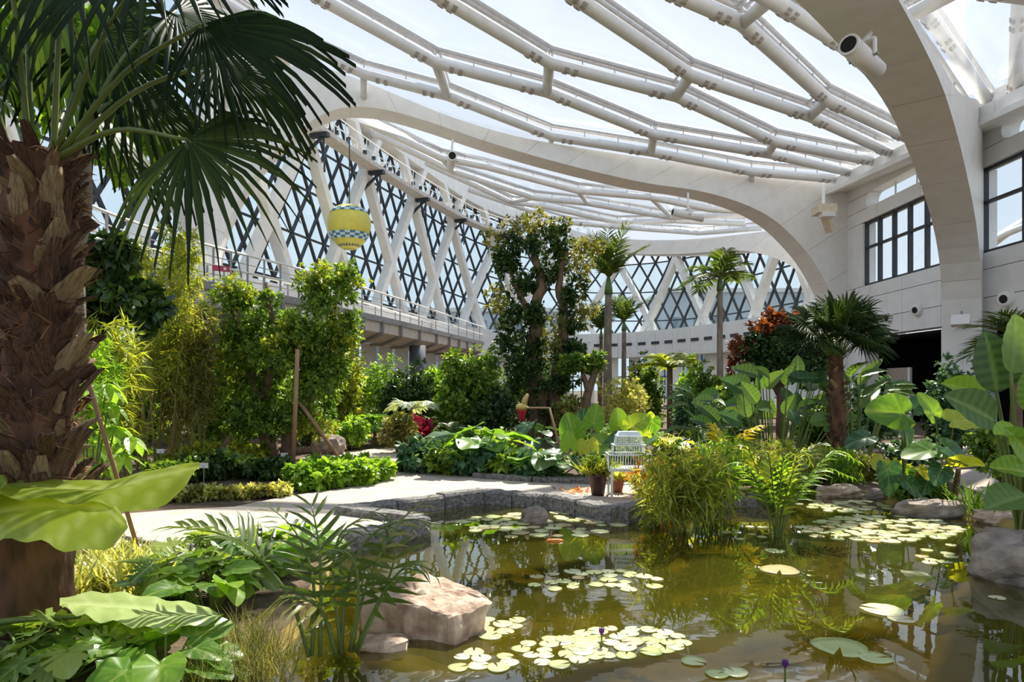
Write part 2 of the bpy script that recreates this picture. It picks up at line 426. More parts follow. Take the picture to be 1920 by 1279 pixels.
# ring beam under the roof edge
ring = struct('trim_4', 'white ring beam along the top of the glazed wall')
seg = [k * 1.6 for k in range(int(WL / 1.6))]
for a, b in zip(seg[::2], seg[2::2]):
    if not vis(b): continue
    mb = MB(); row = []
    for t in (a + .012, (a + b) / 2, b - .012):
        p, q = wpt(t, .9), wpt(t, -.25); z = ztopf(t)
        row.append([V((p.x, p.y, z)), V((q.x, q.y, z - .1)), V((q.x, q.y, z + 1.15)), V((p.x, p.y, z + 1.2))])
    for rr in row: mb.v += rr
    for k in range(2):
        for c in range(4): c2 = (c + 1) % 4; mb.f.append((k * 4 + c, k * 4 + c2, k * 4 + 4 + c2, k * 4 + 4 + c))
    mb.f += [(0, 1, 2, 3), (11, 10, 9, 8)]
    mb.build('panel', M_white, ring)
# catwalk ring with brackets and railings
cw = thing('catwalk', 'narrow maintenance catwalk with railing high on the glazed wall', 'catwalk')
ZC = EYE + K * 7.85
a0, a1 = a_of_u(560), a_of_u(1030)
st = [a0 + (a1 - a0) * k / 26 for k in range(27)]
def cwp(a, off, z): p = wpt(a, off); p.z = z; return p
for a, b in zip(st, st[1:]):
    mb = MB(); mb.bar(cwp(a, -.65, ZC), cwp(b, -.65, ZC), .8, .22); mb.build('deck_beam', M_deckc, cw)
for h, n_ in ((.55, 'mid_rail'), (1.05, 'hand_rail')):
    mb = MB(); mb.tube([cwp(a, -1.0, ZC + h) for a in st], .03, 5); mb.build(n_, M_white, cw)
for a in st[::1]:
    MB().tube([cwp(a, -1.0, ZC), cwp(a, -1.0, ZC + 1.05)], .028, 5).build('post', M_white, cw)
for i in range(-2, nn):
    a = OFF0 + (i - 8) * PH
    if (i + 1) % 2 or not (a0 < a < a1): continue
    mb = MB(); mb.bar(cwp(a, .5, ZC - .2), cwp(a, -1.15, ZC - .2), .3, .2); mb.bar(cwp(a, .3, ZC - 1.2), cwp(a, -.9, ZC - .25), .12, .12); mb.build('bracket', M_dark, cw)
    MB().tube([cwp(a, -.9, ZC - .3), cwp(a + .1, -.9, ZC - 1.9)], .05, 6).build('hanging_cable', M_dark, cw)
for k in range(30):                                            # small floodlights along the rail
    a = a0 + (a1 - a0) * (k + .5) / 30; p = cwp(a, -.95, ZC + .3)
    MB().box(p - V((.10, .08, .10)), p + V((.10, .08, .10))).build('lamp_head', M_dark if k % 3 else M_white, cw)

# fascia and ground-floor front below the far glazing
fas = struct('wall_far', 'white fascia with dark vents below the far glazing')
af, ae = 6.0, WL
ZF0, ZF1 = EYE + K * 1.42, ZB
nf = 40
for k in range(nf):
    a, b = af + (ae - af) * k / nf + .012, af + (ae - af) * (k + 1) / nf - .012
    mb = MB(); n0 = 0
    for t in (a, b):
        p, q = wpt(t, -.9), wpt(t, .9); mb.v += [V((p.x, p.y, ZF0)), V((q.x, q.y, ZF0)), V((q.x, q.y, ZF1)), V((p.x, p.y, ZF1))]
    mb.f = [(0, 1, 2, 3), (7, 6, 5, 4), (0, 4, 5, 1), (1, 5, 6, 2), (2, 6, 7, 3), (3, 7, 4, 0)]
    mb.build('panel', M_wall, fas)
for k in range(14):
    a = a_of_u(1085) + (a_of_u(1420) - a_of_u(1085)) * k / 12
    if a + .8 > WL: continue
    p, q = wpt(a, -.93), wpt(a + .85, -.93); zc = ZF0 + (ZF1 - ZF0) * .52
    MB().bar(V((p.x, p.y, zc)), V((q.x, q.y, zc)), .08, .22).build('vent', M_dark, fas)
for k in range(nf):
    a = af + (ae - af) * (k + .5) / nf
    p = wpt(a, .2)
    MB().box((p.x - .35, p.y - .35, 0), (p.x + .35, p.y + .35, ZF0 + .02)).build('column', M_wall, fas)
    b = af + (ae - af) * (k + 1.5) / nf
    if b < WL:
        q = wpt(b, .5); p = wpt(a, .5)
        place('pane', mesh('pane', [V((p.x, p.y, .1)), V((q.x, q.y, .1)), V((q.x, q.y, ZF0)), V((p.x, p.y, ZF0))], [(0, 1, 2, 3)], M_glass), fas)
        for f_ in (0, .33, .66):
            m_ = p.lerp(q, f_); MB().tube([V((m_.x, m_.y, .1)), V((m_.x, m_.y, ZF0))], .05, 4).build('mullion', M_dark, fas)
        MB().bar(V((p.x, p.y, 2.2)), V((q.x, q.y, 2.2)), .08, .08).build('transom', M_dark, fas)

# ---- roof: zig-zag tubes linked by struts, clamp rails above them, foil cushions between
def zrel(x, y): return 5.8 + .07 * (y - 14) + .0085 * (10.35 - x) ** 2
def roof_hit(u, v):
    rx, rz = (u - 960) / F, (HOR - v) / F; d = 2.0; step = .02
    while d < 60 and rz * d < zrel(rx * d, d): d += step
    return V((rx * d, d))
TR = {(0, 0): (682, 138), (0, 1): (839, 179), (0, 2): (1033, 255), (0, 3): (1221, 285), (0, 4): (1409, 322), (1, 1): (817, 117), (1, 2): (1026, 172), (1, 3): (1226, 252), (1, 4): (1440, 288),
      (2, 2): (1030, 117), (2, 3): (1268, 180), (2, 4): (1453, 266), (3, 3): (1294, 141), (3, 4): (1519, 218), (4, 3): (1391, 43), (4, 4): (1550, 187), (5, 3): (1445, -2),
      (0, -1): (500, 55), (1, 0): (560, -26), (2, 1): (800, -20), (3, 2): (1046, -27), (4, 2): (1225, -30),
      (0, 5): (1572, 336), (1, 5): (1606, 326), (2, 5): (1640, 303), (3, 5): (1668, 286), (4, 5): (1702, 259), (5, 4): (1590, 90), (5, 5): (1745, 236)}
def rn(k, j):
    if (k, j) in TR: p = roof_hit(*TR[(k, j)])
    else:
        p = V((-4.33 - .067 * k + 2.77 * j + .05 * (-1) ** (k + j), 15.86 - 1.85 * k + 1.16 * j + .3 * (-1) ** (k + j)))
        if j >= 5: p.x = 10.2
    return B(p.x, p.y, zrel(p.x, p.y))
roof = struct('ceiling', 'dished roof of white zig-zag tubes and clear foil cushions')
TUBE_R = .19
plate_me = MB().bar((-.07, 0, .0), (.07, 0, 0), .07, .03).mesh('bolt_plate', M_bolt)
def tube_line(path, r=TUBE_R, rails=True, plates=True, parent=None, lift=.42):
    parent = parent or roof
    o = MB().tube(path, r, 10).build('roof_tube', M_pipe, parent, True)
    if rails:
        up = [p + V((0, 0, lift)) for p in path]
        for s in (-1, 1):
            mb = MB()
            for a, b in zip(up, up[1:]):
                sd_ = (b - a).cross(V((0, 0, 1))).normalized() * .10 * s; mb.bar(a + sd_, b + sd_, .10, .08)
            mb.build('clamp_rail', M_rail, o)
        for a, b in zip(path, path[1:]):
            n = max(2, int((b - a).length / 1.1))
            for k in range(n):
                p = a.lerp(b, k / n); MB().bar(p, p + V((0, 0, lift)), .035, .035).build('rail_post', M_rail, o)
    if plates:
        for a, b in zip(path, path[1:]):
            t = (b - a).normalized(); L_ = (b - a).length
            if L_ < 2: continue
            side = t.cross(V((0, 0, 1))).normalized()
            for f_ in (.55, .85, L_ - .85, L_ - .55):
                for ang in (200, 232, 290, 322):
                    q = math.radians(ang); n_ = side * math.cos(q) + side.cross(t) * math.sin(q)
                    place('bolt_plate', plate_me, o, frame(a + t * f_ + n_ * (r + .005), t.cross(n_), n_))
    return o
KJ = range(-1, 10)
KR = range(0, 9)
for k in KR:
    j0 = -1 if k < 3 else 0
    path = [rn(k, j) for j in range(j0, 6)]
    tube_line(path)
    for j in range(j0, 6):
        if (k + j) % 2 and k + 1 in KR and j < 5:
            a, b = rn(k, j), rn(k + 1, j)
            s = MB().tube([a, b], TUBE_R * .9, 10).build('strut', M_pipe, roof, True)
            for q in (-1, 1):
                sd_ = (b - a).cross(V((0, 0, 1))).normalized() * .10 * q; MB().bar(a + sd_ + V((0, 0, .42)), b + sd_ + V((0, 0, .42)), .06, .06).build('clamp_rail', M_rail, s)
def cushion(poly, bulge=.22):
    n = len(poly); c = sum(poly, V()) / n; vs_ = [c + V((0, 0, bulge))]; fs = []
    for f_ in (.72, 1.0):
        for p in poly: q = c + (p - c) * f_; q.z += bulge * (1 - f_) * 2.2; vs_.append(q)
    for i in range(n):
        i2 = (i + 1) % n; fs += [(0, 1 + i, 1 + i2), (1 + i, 1 + n + i, 1 + n + i2, 1 + i2)]
    place('foil_cushion', mesh('foil_cushion', vs_, fs, M_etfe, True), roof)
up = V((0, 0, .46))
for k in list(KR)[:-1]:
    js = [j for j in range(-2, 6) if (k + j) % 2]
    for j in js:
        idx = [(k, j), (k, j + 1), (k, j + 2), (k + 1, j + 2), (k + 1, j + 1), (k + 1, j)]
        idx = [q for q in idx if -1 <= q[1] <= 5]
        if len(idx) >= 4: cushion([rn(*q) + up for q in idx])
for j in range(-1, 5, 2):                                      # struts from the first tube down to the long rib
    a = rn(0, j + 1); s, z = on_plane(*[(682, 138), (1033, 255), (1409, 322)][(j + 1) // 2], A0, EA)
    q = A0 + EA * s; MB().tube([a, V((q.x, q.y, min(a.z - .5, z - .9)))], .13, 8).build('strut', M_pipe, roof, True)
# far bay behind the long rib
def dline(pts): return [at(u, v, d * K) for u, v, d in pts]
FAR = [[(640, 205, 20), (703, 237, 21), (827, 296, 22), (913, 313, 23.5), (1084, 358, 24), (1220, 370, 24.5), (1330, 392, 23.5), (1450, 398, 23)],
       [(700, 250, 22.5), (851, 322, 25.5), (1002, 371, 27), (1101, 381, 27.5), (1259, 408, 27.5), (1420, 402, 26)],
       [(800, 306, 26), (958, 379, 30), (1020, 387, 30), (1157, 417, 30.5), (1262, 414, 30), (1396, 420, 28)],
       [(880, 356, 30), (996, 396, 33), (1063, 417, 33.5), (1174, 427, 33.5), (1311, 437, 32), (1430, 428, 29)],
       [(930, 392, 34.5), (1040, 430, 36), (1180, 446, 35.5), (1320, 446, 33), (1440, 436, 30)]]
FL = [dline(p) for p in FAR]
for p in FL[:4]: tube_line(p, .17, True, False, lift=.38)
for (i, a, j, b) in ((0, 2, 1, 1), (0, 4, 1, 3), (1, 4, 2, 4), (2, 3, 3, 3), (1, 2, 2, 1), (0, 5, 1, 4)):
    MB().tube([FL[i][a], FL[j][b]], .13, 8).build('strut', M_pipe, roof, True)
def resample(P, n):
    ac = [0]
    for a, b in zip(P, P[1:]): ac.append(ac[-1] + (b - a).length)
    out = []
    for i in range(n + 1):
        t = ac[-1] * i / n; j = 0
        while j < len(ac) - 2 and ac[j + 1] < t: j += 1
        out.append(P[j].lerp(P[j + 1], (t - ac[j]) / (ac[j + 1] - ac[j])))
    return out
first = [V((A0 + EA * s).to_tuple() + (z,)) for s, z in highA[4:19]]
for p, q in zip([first] + FL, FL):
    a, b = resample(p, 5), resample(q, 5)
    for i in range(5): cushion([a[i] + up * .7, a[i + 1] + up * .7, b[i + 1] + up * .7, b[i] + up * .7], .12)
# bay to the right of the near rib
for pts in ([(1700, -20, 12), (1758, 52, 13.4), (1868, 214, 15.2)], [(1925, -60, 11.5), (1912, 0, 12.2), (1902, 196, 14.2)], [(2080, -90, 10.5), (2010, 40, 11.6), (1960, 180, 13.2)]):
    tube_line(dline(pts), .2)
conduit = MB().tube(dline([(1683, -2, 11.2), (1760, 108, 12.9), (1828, 210, 14.6)]), .09, 8).build('conduit', M_pipe, roof, True)
for t in (.2, .45, .7):
    p = at(1683, -2, 11.2 * K).lerp(at(1828, 210, 14.6 * K), t); MB().bar(p, p + V((-.55, -.1, -.35)), .06, .06).build('clip', M_pipe, conduit)
RB = [dline([(1660, -60, 11), (1700, -20, 12), (1758, 52, 13.4), (1868, 214, 15.2)]), dline([(1925, -60, 11.5), (1918, -30, 11.9), (1912, 0, 12.2), (1902, 196, 14.2)]), dline([(2200, -120, 10), (2080, -90, 10.5), (2010, 40, 11.6), (1960, 180, 13.2)])]
for p, q in zip(RB, RB[1:]):
    for i in range(3): cushion([p[i] + up, p[i + 1] + up, q[i + 1] + up, q[i] + up], .1)

# ---- core wall at the right
core = struct('wall_core', 'white panelled wall of the core with ribbon windows and a dark entrance')
X0, X1 = 10.6 * K, 10.6 * K + .6
def panel(y0, y1, z0, z1, n=1, name='panel', m=M_wall, x0=X0, x1=X1):
    for i in range(n):
        a, b = y0 + (y1 - y0) * i / n + .012, y0 + (y1 - y0) * (i + 1) / n - .012
        MB().box((x0, a, z0 + .012), (x1, b, z1 - .012)).build(name, m, core)
YL, YP0, YP1, YR = 32.9, 23.2, 25.3, 14.0
for z0, z1 in ((3.72, 4.5), (4.5, 5.45), (5.45, 6.02)):
    panel(YP1, YL, z0, z1, 3); panel(YP0, YP1, z0, z1); panel(YR, YP0, z0, z1, 3)
panel(30.7, YL, 0, 3.72); panel(YP0, YP1, 0, 3.72); panel(YR, 17, 0, 3.72)
panel(30.95, YL, 6.02, 8.9); panel(YP0, YP1, 6.02, 8.9)
panel(YR, YL, 8.9, 9.5, 6)
panel(YR, YL, 10.15, 10.7, 6)
panel(30.7, YL, 9.5, 10.15); panel(22.2, 25.9, 9.5, 10.15); panel(YR, 15, 9.5, 10.15)
MB().box((X0 + .2, YR, 3.75), (X1 - .05, YL, 5.98)).build('wall_body', M_deckc, core)
for ye, sgn in ((30.7, -1), (22.2, -1), (25.9, 1)):            # rounded ends of the slot windows
    mb = MB(); n_ = 8; zc, rr = 9.825, .325; pts = []
    for k in range(n_ + 1):
        q = PI * k / n_ - PI / 2; pts.append((ye + sgn * (rr - rr * math.cos(q)), zc + rr * math.sin(q)))
    for k in range(n_):
        b0 = len(mb.v); y0_, z0_ = pts[k]; y1_, z1_ = pts[k + 1]
        for x in (X0, X1): mb.v += [(x, y0_, z0_), (x, y1_, z1_), (x, ye, z1_), (x, ye, z0_)]
        mb.f += [tuple(b0 + i for i in q) for q in ((0, 1, 2, 3), (4, 7, 6, 5), (0, 4, 5, 1))]
    mb.build('slot_end', M_wall, core)
for n_, (ya, yb) in enumerate(((25.9, 30.7), (15, 22.2))):
    place('slot_pane', mesh('slot_pane', [(X0 + .35, ya, 9.5), (X0 + .35, yb, 9.5), (X0 + .35, yb, 10.15), (X0 + .35, ya, 10.15)], [(0, 1, 2, 3)], M_glass2), core)
    for f_ in (.3, .62): MB().box((X0 + .3, ya + (yb - ya) * f_ - .02, 9.5), (X0 + .36, ya + (yb - ya) * f_ + .02, 10.15)).build('slot_bar', M_rail, core)
gut = [B(10.2, y, zrel(10.2, y) - .12) for y in (8, 11, 14, 16, 18, 20, 22.3)]
for a, b in zip(gut, gut[1:]):
    MB().bar(a + V((.2, .01, 0)), b + V((.2, -.01, 0)), 1.3, .45).build('gutter', M_white, core)
    MB().bar(a + V((-.5, 0, -.32)), b + V((-.5, 0, -.32)), .22, .2).build('gutter_lip', M_white, core)
    MB().bar(a + V((.5, 0, .55)), b + V((.5, 0, .55)), .5, .7).build('upstand', M_wall, core)
def window(name, ya, yb, cols):
    w_ = struct(name)
    z0, z1, zm = 6.02, 8.9, 7.75; x = X0 + .12
    for z in (z0 + .05, zm, z1 - .05): MB().box((x, ya, z - .05), (x + .14, yb, z + .05)).build('frame_bar', M_dark, w_)
    for k in range(cols + 1):
        y = ya + (yb - ya) * k / cols; MB().box((x - .02, y - .06, z0), (x + .15, y + .06, z1)).build('mullion', M_dark, w_)
        if k < cols:
            y2 = ya + (yb - ya) * (k + 1) / cols
            for p0_, p1_ in ((z0, zm), (zm, z1)): place('pane', mesh('pane', [(x + .07, y, p0_), (x + .07, y2, p0_), (x + .07, y2, p1_), (x + .07, y, p1_)], [(0, 1, 2, 3)], M_glass2), w_)
window('window_1', YP1, 30.95, 5); window('window_2', YR, YP0, 5)
# dark entrance recess
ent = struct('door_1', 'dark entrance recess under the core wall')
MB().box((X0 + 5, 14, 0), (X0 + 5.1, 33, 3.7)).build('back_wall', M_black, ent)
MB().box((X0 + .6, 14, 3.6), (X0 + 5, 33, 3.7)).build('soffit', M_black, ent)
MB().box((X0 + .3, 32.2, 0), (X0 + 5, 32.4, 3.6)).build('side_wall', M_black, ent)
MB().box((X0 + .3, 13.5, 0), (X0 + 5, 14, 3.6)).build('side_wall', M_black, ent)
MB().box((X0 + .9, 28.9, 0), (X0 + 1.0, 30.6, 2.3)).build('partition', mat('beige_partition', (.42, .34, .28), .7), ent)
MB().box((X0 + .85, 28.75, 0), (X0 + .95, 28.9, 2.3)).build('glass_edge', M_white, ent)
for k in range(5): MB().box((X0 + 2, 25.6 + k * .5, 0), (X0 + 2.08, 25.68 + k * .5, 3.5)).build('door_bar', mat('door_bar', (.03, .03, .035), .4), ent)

# ---- outside: ground, far blocks and a white canopy seen through the core windows
oc = thing('outdoor_canopy', 'white ribbed canopy outside the core windows', 'canopy')
for k in range(7):
    pts = [(X0 + 10 + k * .9, 20 + t * 26, 5.5 + k * .55 + 4.2 * math.sin(PI * (.15 + .75 * t))) for t in [i / 10 for i in range(11)]]
    MB().tube(pts, .18, 6).build('canopy_rib', M_white, oc, True)
M_blk = mat('far_block', (.55, .60, .64), .8, vary=.08, scale=.3); M_win = mat('far_window', (.22, .30, .36), .3)
for x, y, wx, wy, h, lab in ((-6, 96, 26, 14, 11, 'pale low office block behind the far glazing'), (34, 92, 30, 14, 13, 'long pale block behind the arch of the far bay'), (-52, 62, 16, 30, 12, 'pale block behind the glazing beside the palm')):
    b_ = thing('outdoor_building', lab, 'building', (x, y, 0))
    MB().box((x - wx / 2, y - wy / 2, 0), (x + wx / 2, y + wy / 2, h)).build('body', M_blk, b_)
    MB().box((x - wx / 2 - .3, y - wy / 2 - .3, h), (x + wx / 2 + .3, y + wy / 2 + .3, h + .5)).build('parapet', M_white, b_)
    for fl in range(int(h / 3.6)):
        for k in range(int(wx / 2.6)):
            xx = x - wx / 2 + 1 + k * 2.6; zz = 1 + fl * 3.5
            MB().box((xx, y - wy / 2 - .06, zz), (xx + 1.7, y - wy / 2 + .1, zz + 1.9)).build('window', M_win, b_)

# ================================================================== GROUND, POND, PATHS
def rough_poly(pts, n=10, amp=.05, seed=1, closed=True):
    out = []; r = random.Random(seed); m = len(pts)
    for i in range(m if closed else m - 1):
        a, b = V(pts[i]), V(pts[(i + 1) % m])
        for k in range(n):
            p = a.lerp(b, k / n); p += V((r.uniform(-amp, amp), r.uniform(-amp, amp))) if k else V((0, 0)); out.append(p)
    return out
WZ = -.09
def w2(u, v): p = gr(u, v, WZ); return V((p.x, p.y))
def g2(u, v, z=0.0): p = gr(u, v, z); return V((p.x, p.y))
curb_px = [(470, 1022), (715, 988), (790, 966), (640, 948), (905, 917), (1030, 925), (1160, 951), (1212, 938), (1270, 905)]
curb2 = [g2(u, v, .1) for u, v in curb_px]
shore_r = [w2(1400, 893), w2(1520, 905), w2(1600, 925), w2(1700, 950), w2(1800, 968), w2(1905, 990), w2(1960, 1060), w2(2060, 1180)]
near = [V((4.2, 3.0)), V((2.0, 2.2)), V((-.4, 2.2)), V((-1.0, 3.2))]
shore_l = [w2(470, 1272), w2(520, 1215), w2(560, 1180), w2(575, 1130), w2(600, 1090), w2(610, 1060), w2(540, 1040)]
pond = curb2 + shore_r + near + shore_l
ring_ = []
for i, p in enumerate(pond): ring_.append(p)
# floor with the pond cut out: fan of quads from the pond edge to a big frame
import mathutils
def floor_mesh():
    big = [V((-120, -20)), V((120, -20)), V((120, 160)), V((-120, 160))]
    tri = mathutils.geometry.tessellate_polygon([[p.to_3d() for p in big], [p.to_3d() for p in reversed(pond)]])
    allp = big + list(reversed(pond)); return [(p.x, p.y, 0) for p in allp], [tuple(t) for t in tri]
vs_, fs_ = floor_mesh()
fl = place('floor', mesh('floor', vs_, fs_, M_soil)); tag(fl, kind='structure')
basin = MB()                                                   # pond bed: sides and bottom
m_ = len(pond); cx = sum((p for p in pond), V((0, 0))) / m_
for p in pond: basin.v.append((p.x, p.y, 0))
for p in pond: q = p.lerp(cx, .10); basin.v.append((q.x, q.y, -.45))
for p in pond: q = p.lerp(cx, .35); basin.v.append((q.x, q.y, -.75))
for r_ in range(2):
    for i in range(m_): j = (i + 1) % m_; basin.f.append((r_ * m_ + i, r_ * m_ + j, (r_ + 1) * m_ + j, (r_ + 1) * m_ + i))
basin.v.append((cx.x, cx.y, -.8))
for i in range(m_): basin.f.append((2 * m_ + i, 2 * m_ + (i + 1) % m_, 3 * m_))
M_bed = mat('pond_bed', (.13, .095, .02), .9, vary=.4, scale=2.5, bump=.5, bscale=10, col2=(.34, .24, .06))
tag(basin.build('pond_bed', M_bed), kind='structure')
# water
mw_ = bpy.data.materials.new('pond_water'); mw_.use_nodes = True; n = mw_.node_tree; n.nodes.remove(n.nodes['Principled BSDF']); out_ = n.nodes['Material Output']
tr_ = n.nodes.new('ShaderNodeBsdfTransparent'); tr_.inputs[0].default_value = (.62, .56, .16, 1)
df_ = n.nodes.new('ShaderNodeBsdfDiffuse'); df_.inputs[0].default_value = (.075, .072, .008, 1)
gl_ = n.nodes.new('ShaderNodeBsdfGlossy'); gl_.inputs['Roughness'].default_value = .015; gl_.inputs[0].default_value = (1, 1, 1, 1)
s1_ = n.nodes.new('ShaderNodeMixShader'); s1_.inputs[0].default_value = .45; s2_ = n.nodes.new('ShaderNodeMixShader')
tcw = n.nodes.new('ShaderNodeTexCoord'); nw = n.nodes.new('ShaderNodeTexNoise'); nw.inputs['Scale'].default_value = 2.2; nw.inputs['Detail'].default_value = 3
bw = n.nodes.new('ShaderNodeBump'); bw.inputs['Strength'].default_value = .05; bw.inputs['Distance'].default_value = .03
n.links.new(tcw.outputs['Object'], nw.inputs['Vector']); n.links.new(nw.outputs['Fac'], bw.inputs['Height'])
n.links.new(bw.outputs[0], gl_.inputs['Normal'])
n.links.new(tr_.outputs[0], s1_.inputs[1]); n.links.new(df_.outputs[0], s1_.inputs[2])
n.links.new(schlick(n, .13, bw.outputs[0]), s2_.inputs[0]); n.links.new(s1_.outputs[0], s2_.inputs[1]); n.links.new(gl_.outputs[0], s2_.inputs[2]); n.links.new(s2_.outputs[0], out_.inputs[0])
wv = [(p.x, p.y, WZ) for p in pond]; wf = [tuple(t) for t in mathutils.geometry.tessellate_polygon([[V(p) for p in wv]])]
tag(place('pond_water', mesh('pond_water', wv, wf, mw_)), 'still olive green pond water mirroring the glazing', 'water', kind='structure')
# paths
def slab(name, px, z=.015, m=M_path):
    pts = [g2(u, v) for u, v in px]; tri = mathutils.geometry.tessellate_polygon([[p.to_3d() for p in pts]])
    nv = len(pts); vs_ = [(p.x, p.y, z) for p in pts] + [(p.x, p.y, -.05) for p in pts]
    fs = [tuple(t) for t in tri] + [(i, (i + 1) % nv, nv + (i + 1) % nv, nv + i) for i in range(nv)]
    return tag(place(name, mesh(name, vs_, fs, m)), kind='structure')
slab('path', [(60, 1030), (250, 1040), (470, 1030), (715, 994), (780, 972), (634, 952), (904, 921), (1030, 929), (1150, 954), (1212, 940), (1268, 908), (1100, 903), (1000, 902), (900, 893), (800, 884), (752, 873), (760, 862), (850, 850), (860, 838), (700, 843), (600, 852), (560, 862), (690, 866), (724, 880), (716, 900), (640, 918), (540, 932), (440, 952), (330, 958), (200, 968), (60, 985)])
slab('path.001', [(1770, 885), (1930, 872), (1980, 930), (1975, 985), (1900, 962), (1870, 940), (1820, 918), (1780, 905)])
slab('path.002', [(1560, 838), (1700, 830), (1930, 838), (1930, 850), (1700, 845), (1560, 850)])
# curb: granite blocks along the pond edge, each its own stone
def curb_run(pts, root, hw=.13, z0=-.35, z1=.10, blk=.62, seed=3):
    r = random.Random(seed)
    for a, b in zip(pts, pts[1:]):
        L_ = (b - a).length; n_ = max(1, round(L_ / blk)); t = (b - a).normalized(); s = V((-t.y, t.x))
        for k in range(n_):
            p, q = a + t * (L_ * k / n_ + .008), a + t * (L_ * (k + 1) / n_ - .008)
            mb = MB(); dz = r.uniform(-.012, .012); n0 = 8
            for i in range(n0 + 1):
                c = p.lerp(q, i / n0)
                for o_, z in ((-hw, z0), (hw, z0), (hw, z1 - .03), (hw * .8, z1), (-hw * .8, z1), (-hw, z1 - .03)):
                    nz_ = noise.noise(V((c.x * 9 + o_ * 40, c.y * 9, z * 17))) * .022
                    mb.v.append((c.x + s.x * (o_ + nz_), c.y + s.y * (o_ + nz_), z + dz + nz_ * .6))
            for i in range(n0):
                for j in range(6): j2 = (j + 1) % 6; mb.f.append((i * 6 + j, i * 6 + j2, i * 6 + 6 + j2, i * 6 + 6 + j))
            mb.f += [tuple(range(6))[::-1], tuple(n0 * 6 + i for i in range(6))]
            mb.build('curb_stone', M_curb, root)
cb = thing('curb', 'rough grey granite curb around the pond', None, (0, 0, 0), None, 'structure')
curb_run(curb2, cb)
curb_run([g2(890, 897), g2(1000, 905), g2(1120, 909)], cb, .09, -.1, .10, .8, 5)
curb_run([g2(232, 1012), g2(330, 1034)], cb, .03, -.1, .04, .5, 5)

# ================================================================== SKYWALK
sw = thing('skywalk', 'curved elevated walkway with pale cladding and glass-thin railings', 'walkway', (0, 0, 0))
SWP = [(40, 12.6), (120, 14), (200, 15.6), (300, 17.5), (400, 19.5), (480, 21.2), (560, 23.2), (660, 26.9), (750, 31.5), (830, 38), (875, 43), (905, 47)]
DZ = EYE + 2.84
sp = curve([((u - 960) * d / F, d, 0) for u, d in SWP], 5)
def side(i):
    t = (sp[min(i + 1, len(sp) - 1)] - sp[max(i - 1, 0)]).normalized(); return V((-t.y, t.x, 0))     # to the left: towards the glazing
WID = 2.3
for i in range(len(sp) - 1):                                   # deck panels with pale fascia
    a, b = sp[i].lerp(sp[i + 1], .006), sp[i + 1].lerp(sp[i], .006); na, nb = side(i), side(i + 1)
    mb = MB()
    for p, s in ((a, na), (b, nb)):
        for o_, z in ((0, DZ - .16), (.06, DZ - .62), (.9, DZ - .95), (WID - .9, DZ - .95), (WID, DZ - .5), (WID, DZ - .05), (0, DZ - .05)):
            q = p + s * o_; mb.v.append((q.x, q.y, z))
    for j in range(7): j2 = (j + 1) % 7; mb.f.append((j, j2, 7 + j2, 7 + j))
    mb.f += [tuple(range(7))[::-1], tuple(range(7, 14))]
    mb.build('deck_panel', M_deckc, sw)
    MB().bar(V((a.x, a.y, DZ - .06)) - na * .04, V((b.x, b.y, DZ - .06)) - nb * .04, .12, .24).build('edge_beam', M_grey, sw)
    if i % 2 == 0:
        mb = MB(); p = [a - na * .08 + V((0, 0, DZ - .1)), a - na * .06 + V((0, 0, DZ - .68)), a + na * .9 + V((0, 0, DZ - 1.02)), a + na * (WID - .8) + V((0, 0, DZ - 1.02))]
        for x, y in zip(p, p[1:]): mb.bar(x, y, .11, .11)
        mb.build('under_frame', M_grey, sw)
for sgn in (0, 1):
    for h, r_, nm in ((1.08, .042, 'hand_rail'), (.55, .035, 'mid_rail'), (.3, .016, 'lower_rail'), (.8, .016, 'lower_rail')):
        path = []
        for i in range(len(sp)): q = sp[i] + side(i) * (WID * sgn); path.append(V((q.x, q.y, DZ + h)))
        MB().tube(path, r_, 6).build(nm, M_white if r_ > .02 else M_rail, sw, True)
    for i in range(0, len(sp), 2):
        q = sp[i] + side(i) * (WID * sgn); MB().bar((q.x, q.y, DZ - .2), (q.x, q.y, DZ + 1.08), .05, .05).build('post', M_grey, sw)
for u, d in ((783, 34.5), (385, 20.3), (600, 25.5)):
    p = gd(u, d); MB().tube([p, V((p.x, p.y, DZ - .9))], .42, 14).build('support_column', mat('column_slate', (.07, .08, .10), .6), sw, True)
p = at(398, 502, 18.8)
sgnb = thing('walkway_sign', 'small red sign with white mark on the walkway railing', 'sign', p)
MB().bar(p, p + V((.36, .28, 0)), .02, .16).build('plate', mat('red_sign', (.45, .05, .09), .5), sgnb)
MB().bar(p + V((.24, .17, 0)), p + V((.29, .21, 0)), .035, .07).build('mark', M_white, sgnb)

# ================================================================== PLANT BUILDERS
nrg = np.random.default_rng(5)
def tmesh(name, vs_, fs, m, tint=None, vein=None, smooth=True):
    me = mesh(name, vs_, fs, m, smooth)
    for nm, dat in (('tint', tint), ('vein', vein)):
        if dat is not None:
            a = me.attributes.new(nm, 'FLOAT', 'POINT'); a.data.foreach_set('value', np.asarray(dat, dtype=np.float32))
    return me
def npmesh(name, co, tris, m, tint=None):
    """fast mesh from arrays (triangles)"""
    me = bpy.data.meshes.new(name); nv, nf = len(co), len(tris)
    me.vertices.add(nv); me.vertices.foreach_set('co', co.astype(np.float32).ravel())
    me.loops.add(nf * 3); me.loops.foreach_set('vertex_index', tris.astype(np.int32).ravel())
    me.polygons.add(nf); me.polygons.foreach_set('loop_start', np.arange(0, nf * 3, 3, dtype=np.int32))
    me.polygons.foreach_set('use_smooth', np.ones(nf, dtype=bool))
    if tint is not None:
        a = me.attributes.new('tint', 'FLOAT', 'POINT'); a.data.foreach_set('value', tint.astype(np.float32))
    me.materials.append(m); me.update(calc_edges=True); return me

